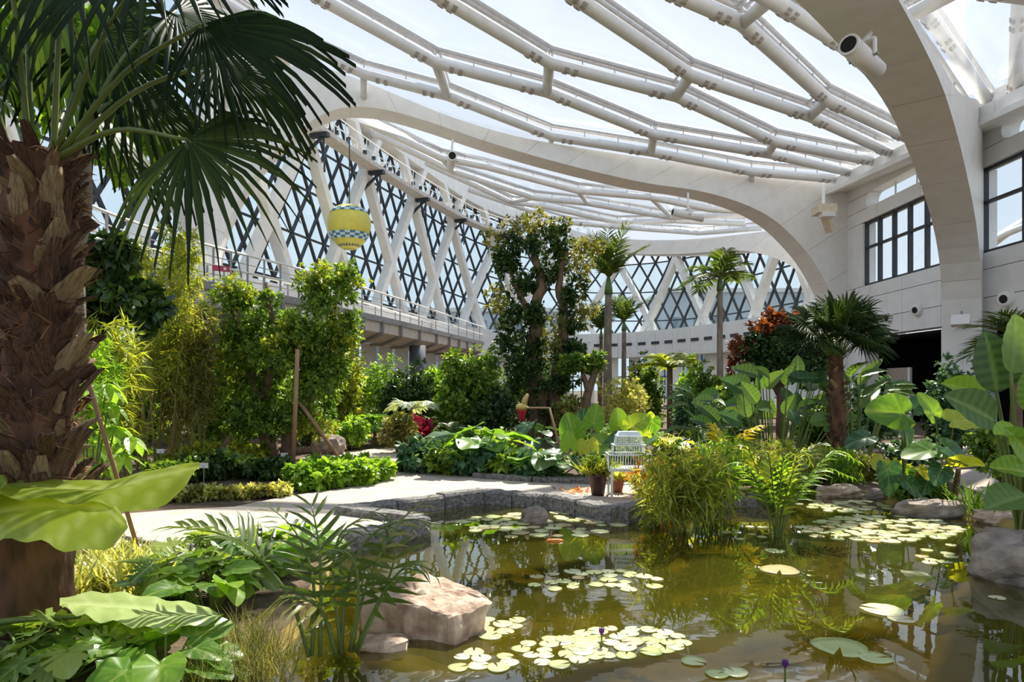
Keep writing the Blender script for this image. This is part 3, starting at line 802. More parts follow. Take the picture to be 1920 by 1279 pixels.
# leaf templates: base at the origin, pointing along +Y, upper side +Z, unit length
T_RHOMB = (np.array([(0, 0, 0), (-.27, .45, .07), (.27, .45, .07), (0, 1, -.06)]), np.array([(0, 3, 1), (0, 2, 3)]))
T_OVAL = (np.array([(0, 0, 0), (-.22, .25, .05), (0, .28, 0), (.22, .25, .05), (-.25, .62, .03), (0, .64, -.02), (.25, .62, .03), (0, 1, -.12)]),
          np.array([(0, 2, 1), (0, 3, 2), (1, 2, 5), (1, 5, 4), (2, 3, 6), (2, 6, 5), (4, 5, 7), (5, 6, 7)]))
T_LANCE = (np.array([(0, 0, 0), (-.075, .35, .02), (.075, .35, .02), (0, 1, -.16)]), np.array([(0, 3, 1), (0, 2, 3)]))
T_BLADE = (np.array([(-.03, 0, 0), (.03, 0, 0), (-.035, .4, .03), (.035, .4, .03), (-.025, .75, -.02), (.025, .75, -.02), (0, 1, -.14)]),
           np.array([(0, 1, 3), (0, 3, 2), (2, 3, 5), (2, 5, 4), (4, 5, 6)]))
def leaves(C, D, N, size, tmpl, tint):
    """C base points, D pointing directions, N normals (n,3), size (n,)"""
    D = D / np.linalg.norm(D, axis=1, keepdims=True); X = np.cross(D, N); X /= np.linalg.norm(X, axis=1, keepdims=True) + 1e-9; Z = np.cross(X, D)
    tv, tf = tmpl; n, k = len(C), len(tv)
    co = C[:, None, :] + size[:, None, None] * (tv[None, :, 0:1] * X[:, None, :] + tv[None, :, 1:2] * D[:, None, :] + tv[None, :, 2:3] * Z[:, None, :])
    tris = tf[None] + (np.arange(n) * k)[:, None, None]
    return co.reshape(-1, 3), tris.reshape(-1, 3), np.repeat(tint, k)
def blob_leaves(blobs, n, size, tmpl, lump=.35, droop=.35, shell=.5):
    """blobs: (centre, (rx,ry,rz)); leaves grow outwards in small sprays"""
    big = []
    for c, r in blobs:                                        # break every mass into a core and uneven clumps
        c = np.array(c); r = np.array(r); big.append((c, r * .62))
        for k in range(7):
            d = nrg.normal(size=3); d /= np.linalg.norm(d); big.append((c + d * r * (.55 + .35 * nrg.random()), r * (.28 + .22 * nrg.random())))
    blobs = big
    vol = np.array([b[1][0] * b[1][1] * b[1][2] for b in blobs]) ** .75; cnt = (n * vol / vol.sum()).astype(int) + 3
    Cs, Ds, Ns, Ts = [], [], [], []
    for (c, r), m in zip(blobs, cnt):
        ns = max(4, m // 9); d = nrg.normal(size=(ns, 3)); d /= np.linalg.norm(d, axis=1, keepdims=True)
        rad = (shell + (1 - shell) * nrg.random((ns, 1)) ** .6) * (1 + lump * (nrg.random((ns, 1)) - .6))
        S = np.array(c) + d * rad * np.array(r)
        idx = nrg.integers(0, ns, m); off = nrg.normal(size=(m, 3)) * min(r) * .17
        Cs.append(S[idx] + off); out = d[idx] * .7 + nrg.normal(size=(m, 3)) * .55; out[:, 2] -= droop * nrg.random(m); Ds.append(out)
        N = nrg.normal(size=(m, 3)) * .5 + d[idx] * .35; N[:, 2] += .8; Ns.append(N)
        tb = nrg.random(ns) * .6; Ts.append(np.clip(tb[idx] + nrg.random(m) * .4, 0, 1))
    C, D, N, T = map(np.concatenate, (Cs, Ds, Ns, Ts)); sz = size * (.6 + .8 * nrg.random(len(C)))
    return leaves(C, D, N, sz, tmpl, T)
def blob_px(u, v, ru, rv, d, deep=1.0): c = at(u, v, d); s = d / F; return (c, (ru * s, max(ru, rv) * s * deep, rv * s))
def foliage(parent, m, blobs, n, size, tmpl=T_RHOMB, name='foliage', **kw):
    co, tr, ti = blob_leaves(blobs, n, size, tmpl, **kw); return tag(place(name, npmesh(name, co, tr, m, ti), parent), kind='stuff')

L_mid = leafmat('leaf_mid', [(0.038, 0.083, 0.015), (0.083, 0.165, 0.027), (0.180, 0.285, 0.045), (0.450, 0.510, 0.075)])
L_dark = leafmat('leaf_dark', [(0.016, 0.038, 0.014), (0.030, 0.068, 0.019), (0.061, 0.115, 0.027), (0.135, 0.189, 0.047)], trans=.22, rough=.3)
L_yel = leafmat('leaf_yellow_green', [(.10, .15, .02), (.20, .26, .03), (.34, .36, .05), (.50, .46, .09)], trans=.45)
L_bright = leafmat('leaf_bright', [(0.062, 0.138, 0.018), (0.138, 0.263, 0.031), (0.250, 0.400, 0.044), (0.413, 0.525, 0.062)], trans=.45)
L_olive = leafmat('leaf_olive', [(.06, .08, .02), (.13, .14, .035), (.25, .23, .06), (.38, .33, .10)], trans=.35)
L_blue = leafmat('leaf_blue_green', [(0.026, 0.072, 0.039), (0.052, 0.130, 0.065), (0.117, 0.221, 0.104), (0.260, 0.364, 0.182)], trans=.25)
L_vary = leafmat('leaf_variegated', [(.16, .22, .04), (.36, .38, .09), (.58, .55, .20), (.68, .62, .30)], trans=.35)
L_orange = leafmat('leaf_orange', [(.30, .05, .01), (.50, .12, .012), (.60, .24, .02), (.45, .34, .05)], trans=.35)
L_rust = leafmat('leaf_rust', [(.10, .025, .012), (.20, .055, .02), (.30, .11, .045)], trans=.3)
L_red = leafmat('leaf_crimson', [(.16, .006, .03), (.30, .012, .05), (.40, .03, .07)], trans=.25)
L_silver = leafmat('leaf_silver', [(.35, .42, .30), (.55, .60, .48), (.70, .72, .62)], trans=.25)
L_palm = leafmat('leaf_palm', [(.012, .028, .008), (.026, .052, .012), (.07, .10, .024)], trans=.32, rough=.5, spec=.2)
L_palm2 = leafmat('leaf_palm_fresh', [(.03, .06, .012), (.07, .11, .02), (.15, .19, .04)], trans=.35)
L_ear = leafmat('leaf_ear', [(.07, .17, .018), (.13, .27, .025), (.22, .37, .03)], trans=.5, rough=.35, src='obj', vein=(.30, .40, .09))
L_ear_y = leafmat('leaf_ear_yellow', [(.24, .34, .025), (.36, .40, .03), (.46, .42, .03)], trans=.5, rough=.35, src='obj', vein=(.45, .50, .12))
L_ear_d = leafmat('leaf_ear_deep', [(.022, .07, .025), (.035, .10, .035), (.06, .14, .045)], trans=.3, rough=.3, src='obj', vein=(.12, .20, .08))
L_paddle = leafmat('leaf_paddle', [(.035, .08, .022), (.06, .12, .03), (.12, .20, .045)], trans=.35, rough=.35, src='obj', vein=(.16, .24, .08))
L_monst = leafmat('leaf_split', [(.05, .12, .02), (.12, .20, .03), (.30, .36, .10)], trans=.35, rough=.28, src='obj', vein=(.3, .38, .12))

# --- heart-shaped (elephant-ear) leaf: unit length from stalk to tip
def ear_mesh(name, m, width=.62, lobe=.5, cup=.10, wave=.03, seed=0, split=0):
    r = random.Random(seed); n, rings = (96 if split else 44), (7 if split else 5); vs_, fs, ve = [(0, 0, 0)], [], [1.0]
    for q in range(1, rings + 1):
        f_ = q / rings
        for k in range(n):
            th = 2 * PI * k / n - PI; a = abs(th)                       # 0 = tip
            if a < 2.2: rad = width / math.sqrt((math.cos(a) * width) ** 2 + math.sin(a) ** 2) if a < PI / 2 else width + (lobe - width) * (a - PI / 2) / .63
            else: rad = lobe * (1 - .80 * smooth((a - 2.35) / .78))
            if a < .35: rad *= 1 + .06 * (1 - a / .35)
            if split and .35 < a < 2.5 and f_ > .4: rad *= 1 - split * max(0, min(1, math.sin(a * 13 + seed) * 3 - .6)) * (f_ - .4)
            x, y = math.sin(th) * rad * f_, math.cos(th) * rad * f_
            lat = abs(math.sin((y - abs(x) * .45) * 13))                # lateral veins
            z = abs(x) * .22 - cup * (f_ * rad) ** 2 * (1.6 if a < 1 else 1) + wave * f_ * f_ * math.sin(th * 7 + seed) + (1 - lat) * -.008 * f_
            vs_.append((x, y, z)); ve.append(max(0, 1 - abs(x) * 28) * .9 if y > -.05 else .1 + 0 * lat)
            if ve[-1] < .35 and lat < .28: ve[-1] = .45
    for k in range(n): fs.append((0, 1 + (k + 1) % n, 1 + k))
    for q in range(rings - 1):
        for k in range(n): k2 = (k + 1) % n; fs.append((1 + q * n + k, 1 + q * n + k2, 1 + (q + 1) * n + k2, 1 + (q + 1) * n + k))
    fs = [f for f in fs]
    return tmesh(name, vs_, fs, m, vein=ve)
# --- paddle leaf (bird of paradise, banana): base at origin along +Y
def paddle_mesh(name, m, width=.2, arch=.15, fold=.35, seed=0, tip=1.0, nx=5, ny=14, wave=.012):
    r = random.Random(seed); vs_, fs, ve = [], [], []
    for j in range(ny + 1):
        t = j / ny; wd = width * (math.sin(PI * min(1, t ** .75 * .98 + .02)) ** .7) * (1 if t < .9 else 1)
        for i in range(-nx, nx + 1):
            s = i / nx; x = wd * s; z = abs(x) * fold - arch * t * t + wave * math.sin(t * 30 + s * 2 + seed) * abs(s)
            vs_.append((x, t, z)); ve.append(1.0 if i == 0 else (.35 if j % 2 else 0))
    W_ = 2 * nx + 1
    for j in range(ny):
        for i in range(2 * nx): fs.append((j * W_ + i, j * W_ + i + 1, (j + 1) * W_ + i + 1, (j + 1) * W_ + i))
    return tmesh(name, vs_, fs, m, vein=ve)
EARS = {}
def ear(kind, seed=0):
    if (kind, seed) not in EARS:
        m = {'g': L_ear, 'y': L_ear_y, 'd': L_ear_d, 'p': L_paddle, 'm': L_monst}[kind]
        EARS[(kind, seed)] = ear_mesh('leaf', m, .62 - .05 * (seed % 3), .5, .10 + .05 * (seed % 2), .028, seed, .75 if kind == 'm' else 0)
    return EARS[(kind, seed)]
PADS = {}
def paddle(kind, seed=0, width=.2, arch=.15):
    key = (kind, seed, width, arch)
    if key not in PADS: PADS[key] = paddle_mesh('leaf', {'g': L_ear, 'y': L_ear_y, 'd': L_ear_d, 'p': L_paddle}[kind], width, arch, .35, seed)
    return PADS[key]
def stalk(root, a, b, r0=.012, r1=.008, sag=.1, m=None, name='stalk', n=6):
    a, b = V(a), V(b); c = a.lerp(b, .55) + V((0, 0, sag * (b - a).length)); P_ = curve([a, c, b], 4)
    k = len(P_) - 1; return MB().tube(P_, [r0 + (r1 - r0) * i / k for i in range(k + 1)], n).build(name, m or M_stem, root, True)
def ear_plant(name, label, base, spec, group=None, cat='plant'):
    """spec: list of (attach point, size, heading, normal, kind)"""
    t = thing(name, label, cat, base, group)
    for i, (p, s, hd, nm, kd) in enumerate(spec):
        stalk(t, V(base) + V((rng.uniform(-.05, .05), rng.uniform(-.05, .05), 0)), p, .016 * s / .4, .009 * s / .4, rng.uniform(.02, .12))
        place('leaf', ear(kd, i % 5), t, frame(p, hd, nm, s))
    return t
def rosette(name, label, base, n, size, height, kinds='g', spread=.8, group=None, cat='plant', up=.4, seed=1, maker=ear, lean=None):
    r = random.Random(seed); t = thing(name, label, cat, base, group); base = V(base)
    for i in range(n):
        q = 2 * PI * (i + r.uniform(-.3, .3)) / n * 1.618 * 2; f_ = r.uniform(.35, 1); h = height * r.uniform(.55, 1.05) * (1.15 - .4 * f_)
        dr = V((math.cos(q), math.sin(q), 0)); p = base + dr * spread * f_ + V((0, 0, h)); s = size * r.uniform(.75, 1.2)
        hd = dr + V((0, 0, r.uniform(-.7, .25))); nm = V((0, 0, 1)) + dr * up * r.uniform(.2, 1.3) + V((r.uniform(-.3, .3), r.uniform(-.3, .3), 0))
        stalk(t, base + dr * .04, p, .014 * size / .35, .008 * size / .35, r.uniform(.02, .14))
        kd = r.choice(kinds); place('leaf', maker(kd, i % 5), t, frame(p, hd, nm, s))
    return t

# --- fan palm leaf in world space
def fan_mesh(name, m, hub, heading, normal, R_, nseg=34, spread=2.75, join=.5, droop=.35, seed=0, tintb=.0):
    r = random.Random(seed); Mx = frame(hub, heading, normal); vs_, fs, ti = [], [], []
    for k in range(nseg):
        f_ = (k + .5) / nseg * 2 - 1; th = f_ * spread * .5; dth = spread / nseg
        L_ = R_ * (1 - .28 * abs(f_) ** 1.5) * r.uniform(.93, 1.05); dj = join * r.uniform(.85, 1.1); jit = r.uniform(-.02, .02); td = min(1, max(0, .4 + tintb + r.uniform(-.4, .4)))
        bend = droop * r.uniform(.7, 1.5)
        b0 = len(vs_)
        for t in (.04, .3, .55, .75, .9, 1.0):
            hw = dth * .52 * t if t < dj else dth * .52 * dj * (1 - ((t - dj) / (1 - dj)) ** 1.2) * .95
            for s in (-1, 0, 1):
                a = th * 1.0 + jit * t + s * hw / max(t, .05); rr = L_ * t
                loc = V((math.sin(a) * rr, math.cos(a) * rr, (.018 if s == 0 else -.012) * R_ * min(1, t * 2) + .12 * R_ * t * math.cos(th) * 0))
                p = Mx @ loc; over = max(0, t - .45); p.z -= bend * R_ * over * over * 1.6 + droop * .12 * R_ * t * t
                vs_.append(p); ti.append(td)
        for j in range(5):
            for s in range(2): q = b0 + j * 3 + s; fs.append((q, q + 1, q + 4, q + 3))
    return tmesh(name, vs_, fs, m, tint=ti)
# --- feather frond: rachis curve with two rows of leaflets
def frond_arrays(path, ll, n=26, wd=.05, vee=.5, fwd=.55, droop=.3, seed=0, up=V((0, 0, 1)), start=.12):
    r = np.random.default_rng(seed); P_ = resample([V(p) for p in path], n); Cs, Ds, Ns, Sz = [], [], [], []
    for i in range(int(n * start), n + 1):
        t = i / n; tg = (P_[min(i + 1, n)] - P_[max(i - 1, 0)]).normalized(); sd_ = tg.cross(up)
        if sd_.length < .05: sd_ = tg.cross(V((1, 0, 0)))
        sd_.normalize(); nn_ = sd_.cross(tg)
        for s in (-1, 1):
            d = sd_ * s + tg * (fwd + .8 * t * t) + nn_ * vee * (1 - .5 * t) + V((0, 0, -droop)) + V(tuple(r.normal(size=3) * .10))
            Cs.append(P_[i]); Ds.append(d); Ns.append(nn_ + sd_ * s * -.4); Sz.append(ll * (.45 + .55 * math.sin(PI * (.15 + .8 * t))) * r.uniform(.85, 1.1))
    return np.array([tuple(x) for x in Cs]), np.array([tuple(x) for x in Ds]), np.array([tuple(x) for x in Ns]), np.array(Sz)
def blade_t(wd):
    tv = np.array([(-.2, 0, 0), (.2, 0, 0), (-1, .3, .25), (0, .3, 0), (1, .3, .25), (-.8, .65, -.4), (0, .65, -.9), (.8, .65, -.4), (0, 1, -3.2)], float); tv[:, 0] *= wd; tv[:, 2] *= wd
    return tv, np.array([(0, 3, 2), (0, 1, 3), (1, 4, 3), (2, 3, 6), (2, 6, 5), (3, 4, 7), (3, 7, 6), (5, 6, 8), (6, 7, 8)])
def frond(root, m, path, ll, n=26, wd=.06, r0=.012, stem=None, seed=0, split=False, **kw):
    C, D, N, S = frond_arrays(path, ll, n, wd, seed=seed, **kw); k = len(path) - 1
    if split:
        o = MB().tube(path, [r0 * (1 - .75 * i / k) for i in range(k + 1)], 6).build('frond', stem or M_stem, root, True)
        key = ('lf', m.name, round(wd, 3))
        if key not in PADS:
            tv, tf = blade_t(wd); PADS[key] = npmesh('leaflet', tv, tf, m, np.full(len(tv), .5))
        for c, d, nn_, s in zip(C, D, N, S): place('leaflet', PADS[key], o, frame(c, d, nn_, float(s)))
        return o
    co, tr, ti = leaves(C, D, N, S, blade_t(wd), nrg.random(len(C)) * .7 + .15 * nrg.random())
    o = place('frond', npmesh('frond', co, tr, m, ti), root)
    MB().tube(path, [r0 * (1 - .75 * i / k) for i in range(k + 1)], 5).build('rachis', stem or M_stem, o, True); return o
def feather_palm(name, label, base, top, r0, r1, nf, L_, ll, m=L_palm2, shaft=None, trunk=M_trunk, elev=(.2, 1.2), seed=1, droop=.5, wd=.045, az=None, n=24):
    r = random.Random(seed); base, top = V(base), V(top); t = thing(name, label, 'palm tree', base)
    mid = base.lerp(top, .5) + V((r.uniform(-.05, .05), 0, 0))
    MB().tube(curve([base, mid, top], 8), [r0 + (r1 - r0) * i / 16 for i in range(17)], 12).build('trunk', trunk, t, True)
    hub = top
    if shaft:
        hub = top + V((0, 0, shaft)); MB().tube([top, top.lerp(hub, .4), hub], [r1 * 1.25, r1 * 1.1, r1 * .5], 10).build('crownshaft', mat('crownshaft', (.10, .17, .05), .5), t, True)
    for i in range(nf):
        q = (az[i] if az else 2 * PI * i / nf * 1.618 + r.uniform(-.2, .2)); e = r.uniform(*elev); d = V((math.cos(q) * math.cos(e), math.sin(q) * math.cos(e), math.sin(e)))
        l = L_ * r.uniform(.8, 1.1); p = [hub]
        for k in range(1, 6): f_ = k / 5; p.append(hub + d * l * f_ + V((0, 0, -droop * l * f_ ** 2.2)))
        frond(t, m, p, ll, n, wd, r1 * .3, seed=seed * 31 + i)
    return t
ORD = ('first', 'second', 'third', 'fourth', 'fifth', 'sixth', 'seventh', 'eighth', 'ninth', 'tenth')
def by_place(label, spots, i):
    k = sorted(range(len(spots)), key=lambda q: spots[q][0]).index(i); return '%s, %s from the left' % (label, ORD[k])
def tree(name, label, base, limbs, blobs, m, n, size, trunk=M_trunk2, tmpl=T_RHOMB, cat='tree', group=None, extra=(), **kw):
    """limbs: list of (points, r0, r1)"""
    t = thing(name, label, cat, base, group)
    for i, (pts, r0, r1) in enumerate(limbs):
        P_ = curve(pts, 5); k = len(P_) - 1; P_ = [p + V((noise.noise(p * 1.7), noise.noise(p * 1.7 + V((9, 0, 0))), 0)) * r0 * .6 if 0 < i_ else p for i_, p in enumerate(P_)]
        MB().tube(P_, [r0 + (r1 - r0) * j / k for j in range(k + 1)], 9).build('trunk' if i == 0 else 'branch', trunk, t, True)
    foliage(t, m, blobs, n, size, tmpl, **kw)
    for (m2, b2, n2, s2, t2) in extra: foliage(t, m2, b2, n2, s2, t2)
    return t
def bush(name, label, u, d, wpx, hpx, m, n, size, tmpl=T_RHOMB, group=None, cat='shrub', v=None, lumps=4, seed=0, **kw):
    """leafy shrub standing on the ground at depth d, wpx wide and hpx high in the picture"""
    r = random.Random(seed or int(u * 7 + d * 13)); base = gd(u, d); s = d / F; w_, h_ = wpx * s, hpx * s; bl = []
    for k in range(lumps):
        q = 2 * PI * k / lumps + r.random(); rr = w_ * .28 * r.uniform(.4, 1)
        bl.append((base + V((math.cos(q) * rr, math.sin(q) * rr * .8, h_ * r.uniform(.38, .66))), (w_ * r.uniform(.24, .34), w_ * r.uniform(.24, .34), h_ * r.uniform(.3, .38))))
    bl.append((base + V((0, 0, h_ * .35)), (w_ * .42, w_ * .36, h_ * .34)))
    t = thing(name, label, cat, base, group)
    for k in range(lumps): MB().tube([base, base.lerp(bl[k][0], .5) + V((r.uniform(-.05, .05), 0, 0)), bl[k][0]], [.018, .014, .006], 5).build('stem', M_trunk2, t, True)
    foliage(t, m, bl, n, size, tmpl, **kw); return t
def rock(name, label, c, dims, m, seed=0, flat=.0, rz=0.0):
    t = bpy.data.objects; n1, n2 = 22, 14; vs_, fs = [], []
    cz, sz_ = math.cos(rz), math.sin(rz)
    for j in range(n2 + 1):
        ph = PI * j / n2 - PI / 2
        for i in range(n1):
            th = 2 * PI * i / n1; p = V((math.cos(th) * math.cos(ph), math.sin(th) * math.cos(ph), math.sin(ph)))
            k = max(abs(p.x), abs(p.y), abs(p.z)) ; p = p.lerp(p / k, .35)
            q = p * 1.6 + V((seed * 3.1, seed, 0)); o = 1 + .26 * noise.noise(q) + .10 * noise.noise(q * 3) + .04 * noise.noise(q * 9)
            o = o - .06 * round(noise.noise(q * 2.2) * 3) * .5
            p = p * o; p = V((p.x * dims[0], p.y * dims[1], p.z * dims[2] * (1 + flat * p.x)))
            vs_.append(V((p.x * cz - p.y * sz_, p.x * sz_ + p.y * cz, p.z)))
    for j in range(n2):
        for i in range(n1): i2 = (i + 1) % n1; fs.append((j * n1 + i, j * n1 + i2, (j + 1) * n1 + i2, (j + 1) * n1 + i))
    fs += [tuple(range(n1))[::-1], tuple(n2 * n1 + i for i in range(n1))]
    me = mesh(name, vs_, fs, m, False); o = place(name, me, None, Matrix.Translation(V(c))); return tag(o, label, 'rock')

# ================================================================== FOREGROUND PLANTS
# ---- big fan palm at the left
def boot_mesh(seed):
    r = random.Random(seed); vs_, fs = [], []; nx, ny = 3, 6
    for j in range(ny + 1):
        t = j / ny; wd = .5 * (1 - .55 * t ** 1.5) * (1 + .1 * r.uniform(-1, 1)); lift = .10 + .55 * t ** 1.6 + r.uniform(-.02, .02)
        for i in range(-nx, nx + 1):
            s = i / nx; vs_.append((wd * s, t, lift - .22 * s * s * (1 - .4 * t)))
    k = len(vs_)
    for v_ in vs_[:k]: vs_.append((v_[0] * .9, v_[1] * .97, v_[2] - .10))
    W_ = 2 * nx + 1
    for j in range(ny):
        for i in range(2 * nx): q = (j * W_ + i, j * W_ + i + 1, (j + 1) * W_ + i + 1, (j + 1) * W_ + i); fs += [q, tuple(k + x for x in q[::-1])]
    for i in range(2 * nx): q = ny * W_ + i; fs.append((q, q + 1, k + q + 1, k + q))
    for j in range(ny):
        for i in (0, 2 * nx): q, q2 = j * W_ + i, (j + 1) * W_ + i; fs.append((q, q2, k + q2, k + q))
    return mesh('leaf_base', vs_, fs, M_boot if seed < 4 else mat('pale_husk', (.16, .095, .04), .8, vary=.3, scale=5, bump=.6, bscale=26, stretch=(5, .7, 1), col2=(.46, .33, .17)), True)
BOOTS = [boot_mesh(i) for i in range(6)]
def fan_palm(name, label, base, top, r0, r1, rows, around, bl, fans, seed=1, m=L_palm, nseg=34, start=.0, pet=.02, bw=1.0):
    r = random.Random(seed); base, top = V(base), V(top); t = thing(name, label, 'palm tree', base); P_ = curve([base, base.lerp(top, .5), top], 12); k = len(P_) - 1
    MB().tube([p + V((noise.noise(p * 2), noise.noise(p * 2 + V((7, 1, 0))), 0)) * r0 * .12 for p in P_], [(r0 + (r1 - r0) * i / k) * (1 + .07 * noise.noise(V((i * .9, 0, 0)))) for i in range(k + 1)], 18).build('trunk', M_bark, t, True)
    for a in range(rows):
        f_ = start + (1 - start) * (a + .3) / rows; c = base.lerp(top, f_); rad = (r0 + (r1 - r0) * f_) * .93
        for b in range(around):
            if r.random() < .12: continue
            q = 2 * PI * (b + .5 * (a % 2) + r.uniform(-.3, .3)) / around; o_ = V((math.cos(q), math.sin(q), 0))
            yv = V((0, 0, 1)) + o_ * r.uniform(-.1, .55) + V((-o_.y, o_.x, 0)) * r.uniform(-1.1, 1.1) * (1 if r.random() < .5 else .3)
            s = bl * r.uniform(.45, 1.3); place('leaf_base', BOOTS[r.randrange(6)], t, frame(c + o_ * rad + V((0, 0, r.uniform(-.05, .05))), yv, o_ + V((0, 0, -.25)), (s * r.uniform(.35, .8) * bw, s, s * r.uniform(.4, 1.0))))
    for i, (hub, hd, nm, R_, sp_, dr, tb) in enumerate(fans):
        hub = V(hub); o = V((hub.x - top.x, hub.y - top.y, 0)); o = o.normalized() if o.length > .01 else V((1, 0, 0))
        a = top + o * r1 * .75 + V((0, 0, -.06)); mid = a.lerp(hub, .5) + V((0, 0, .10 * (hub - a).length))
        pth = curve([a, mid, hub], 5)
        MB().tube(pth, [pet * (1 - .55 * j / 10) for j in range(11)], 6).build('petiole', M_stem, t, True)
        place('fan_leaf', fan_mesh('fan_leaf', m, hub, hd, nm, R_, nseg, sp_, .5, dr, seed * 17 + i, tb), t)
    return t
PB, PT = gd(62, 4.5), at(72, 290, 4.5)
def fpx(u, v, d, du, dv, dy, nm, Rpx, sp_, dr, tb=0): return (at(u, v, d), V((du, dy * 1.0, -dv)).normalized(), V(nm), Rpx * d / F, sp_, dr, tb)
fansL = [fpx(378, 46, 4.0, 240, 95, -20, (.1, -.75, .65), 290, 2.7, .32, -.3),
         fpx(408, 116, 4.15, 120, 75, 30, (.1, -.6, .75), 190, 3.2, .55, .0),
         fpx(352, 262, 3.9, 120, 70, -30, (.1, -.85, .45), 255, 3.4, .5, .1),
         fpx(190, 62, 5.2, 90, 70, 40, (-.1, -.8, .5), 250, 3.8, .5, -.2),
         fpx(250, 170, 5.4, 90, 60, 60, (.1, -.7, .7), 200, 3.6, .6, .3),
         fpx(-60, 60, 4.3, -60, 60, -20, (-.2, -.8, .6), 260, 3.8, .5, 0),
         fpx(275, -60, 4.1, 100, 40, -60, (.1, -.7, .7), 290, 3.6, .5, -.2),
         fpx(120, -80, 4.4, 30, 60, -30, (.0, -.8, .6), 250, 4.2, .5, -.1),
         fpx(40, -60, 4.9, -10, 60, 60, (0, -.8, .6), 260, 4.2, .6, .1),
         fpx(10, -100, 4.0, -30, -60, -60, (0, -.7, .7), 280, 3.8, .6, 0),
         fpx(150, 190, 5.8, 60, 50, 90, (0, -.6, .8), 200, 3.6, .7, .4),
         fpx(330, 20, 5.6, 120, 60, 70, (.1, -.7, .7), 270, 3.4, .5, -.2),
         fpx(-10, 175, 5.3, -70, 60, 40, (-.1, -.7, .7), 190, 3.6, .7, .2)]
fan_palm('fan_palm', 'large fan palm with shaggy brown trunk at the photo edge', PB, PT, .245, .20, 22, 10, .25, fansL, 3, start=.2, pet=.022, nseg=28)
fb = bpy.data.objects['fan_palm']
C, D = [], []
for k in range(900):
    q = rng.uniform(0, 2 * PI); f_ = rng.uniform(.2, 1); c = PB.lerp(PT, f_); o_ = V((math.cos(q), math.sin(q), 0)); C.append(c + o_ * rng.uniform(.20, .26)); D.append(o_ * rng.uniform(.1, .8) + V((-o_.y, o_.x, 0)) * rng.uniform(-1.2, 1.2) + V((0, 0, rng.uniform(-.6, .8))))
C = np.array([tuple(x) for x in C]); D = np.array([tuple(x) for x in D]); co, tr, ti = leaves(C, D, nrg.normal(size=C.shape), .06 + .14 * nrg.random(len(C)), (np.array([(-.04, 0, 0), (.04, 0, 0), (-.02, .6, .05), (.02, .6, .05), (0, 1, -.1)]), np.array([(0, 1, 3), (0, 3, 2), (2, 3, 4)])), nrg.random(len(C)))
tag(place('husk_fibre', npmesh('husk_fibre', co, tr, leafmat('fibre', [(.06, .025, .01), (.16, .07, .03), (.34, .20, .11)], trans=.15, rough=.8), ti), fb), kind='stuff')
# ---- grey slender trunk behind the palm
tree('slender_tree', 'slender grey-trunked tree with bright leaves behind the large fan palm', gd(142, 6.6), [([gd(142, 6.6), at(146, 600, 6.6), at(150, 430, 6.6), at(158, 290, 6.6), at(140, 120, 6.6)], .075, .05), ([at(150, 420, 6.6), at(128, 330, 6.5), at(110, 200, 6.6)], .04, .02), ([at(155, 300, 6.6), at(200, 160, 6.8), at(230, 60, 7)], .035, .012)],
     [blob_px(30, 110, 70, 130, 7.4), blob_px(120, 60, 80, 90, 7.6), blob_px(210, 120, 70, 110, 7.6), blob_px(270, 230, 55, 60, 7.4), blob_px(215, 290, 45, 40, 7.2), blob_px(15, 330, 40, 60, 7.2)], L_bright, 5200, .15, M_trunk, T_OVAL, droop=.9)
# ---- three big elephant-ear leaves in front of the palm
def sheet_leaf(root, far_, mid, near_, m, name='leaf', ny=26, nx=6, wave=.016):
    cf, cm, cn = (resample(curve([at(*p) for p in L_], 5), ny) for L_ in (far_, mid, near_)); vs_, fs, ve = [], [], []
    for j in range(ny + 1):
        for i in range(-nx, nx + 1):
            s = abs(i) / nx; e = cf[j] if i < 0 else cn[j]; p = cm[j].lerp(e, s)
            p = p + V((0, 0, wave * math.sin(j * 1.25 + (3 if i < 0 else 0)) * s * s + .035 * math.sin(PI * s) * (1 if i < 0 else .6)))
            vs_.append(p); ve.append(1 if i == 0 else (.55 if (j + int(s * 3)) % 4 == 0 else 0))
    W_ = 2 * nx + 1
    for j in range(ny):
        for i in range(2 * nx): fs.append((j * W_ + i, j * W_ + i + 1, (j + 1) * W_ + i + 1, (j + 1) * W_ + i))
    return place(name, tmesh(name, vs_, fs, m, vein=ve), root)
L_big = leafmat('leaf_big', [(.19, .27, .03), (.24, .31, .035)], trans=.6, rough=.35, src='obj', vein=(.40, .45, .16), warm=(1.3, 1.15, .25))
be = thing('elephant_ear', 'elephant ear with huge glowing yellow-green leaves before the palm trunk', 'plant', gd(-90, 3.9))
sheet_leaf(be, [(-150, 960, 4.35), (-40, 935, 4.3), (60, 921, 4.25), (150, 928, 4.15), (205, 945, 4.0), (236, 985, 3.8)], [(-150, 985, 4.0), (-40, 968, 3.95), (60, 950, 3.95), (140, 946, 3.95), (200, 955, 3.85), (238, 990, 3.7)], [(-150, 1015, 3.7), (-40, 1020, 3.65), (50, 1012, 3.6), (120, 1030, 3.55), (190, 1032, 3.6), (240, 995, 3.65)], L_big)
sheet_leaf(be, [(-120, 880, 4.6), (0, 884, 4.6), (110, 902, 4.6), (200, 906, 4.5), (290, 888, 4.4), (373, 876, 4.15)], [(-120, 905, 4.2), (0, 908, 4.2), (110, 915, 4.2), (200, 917, 4.15), (290, 893, 4.1), (374, 877, 4.05)], [(-120, 925, 3.95), (0, 930, 3.9), (110, 940, 3.9), (205, 948, 3.85), (270, 962, 3.8), (350, 915, 3.85)], L_big)
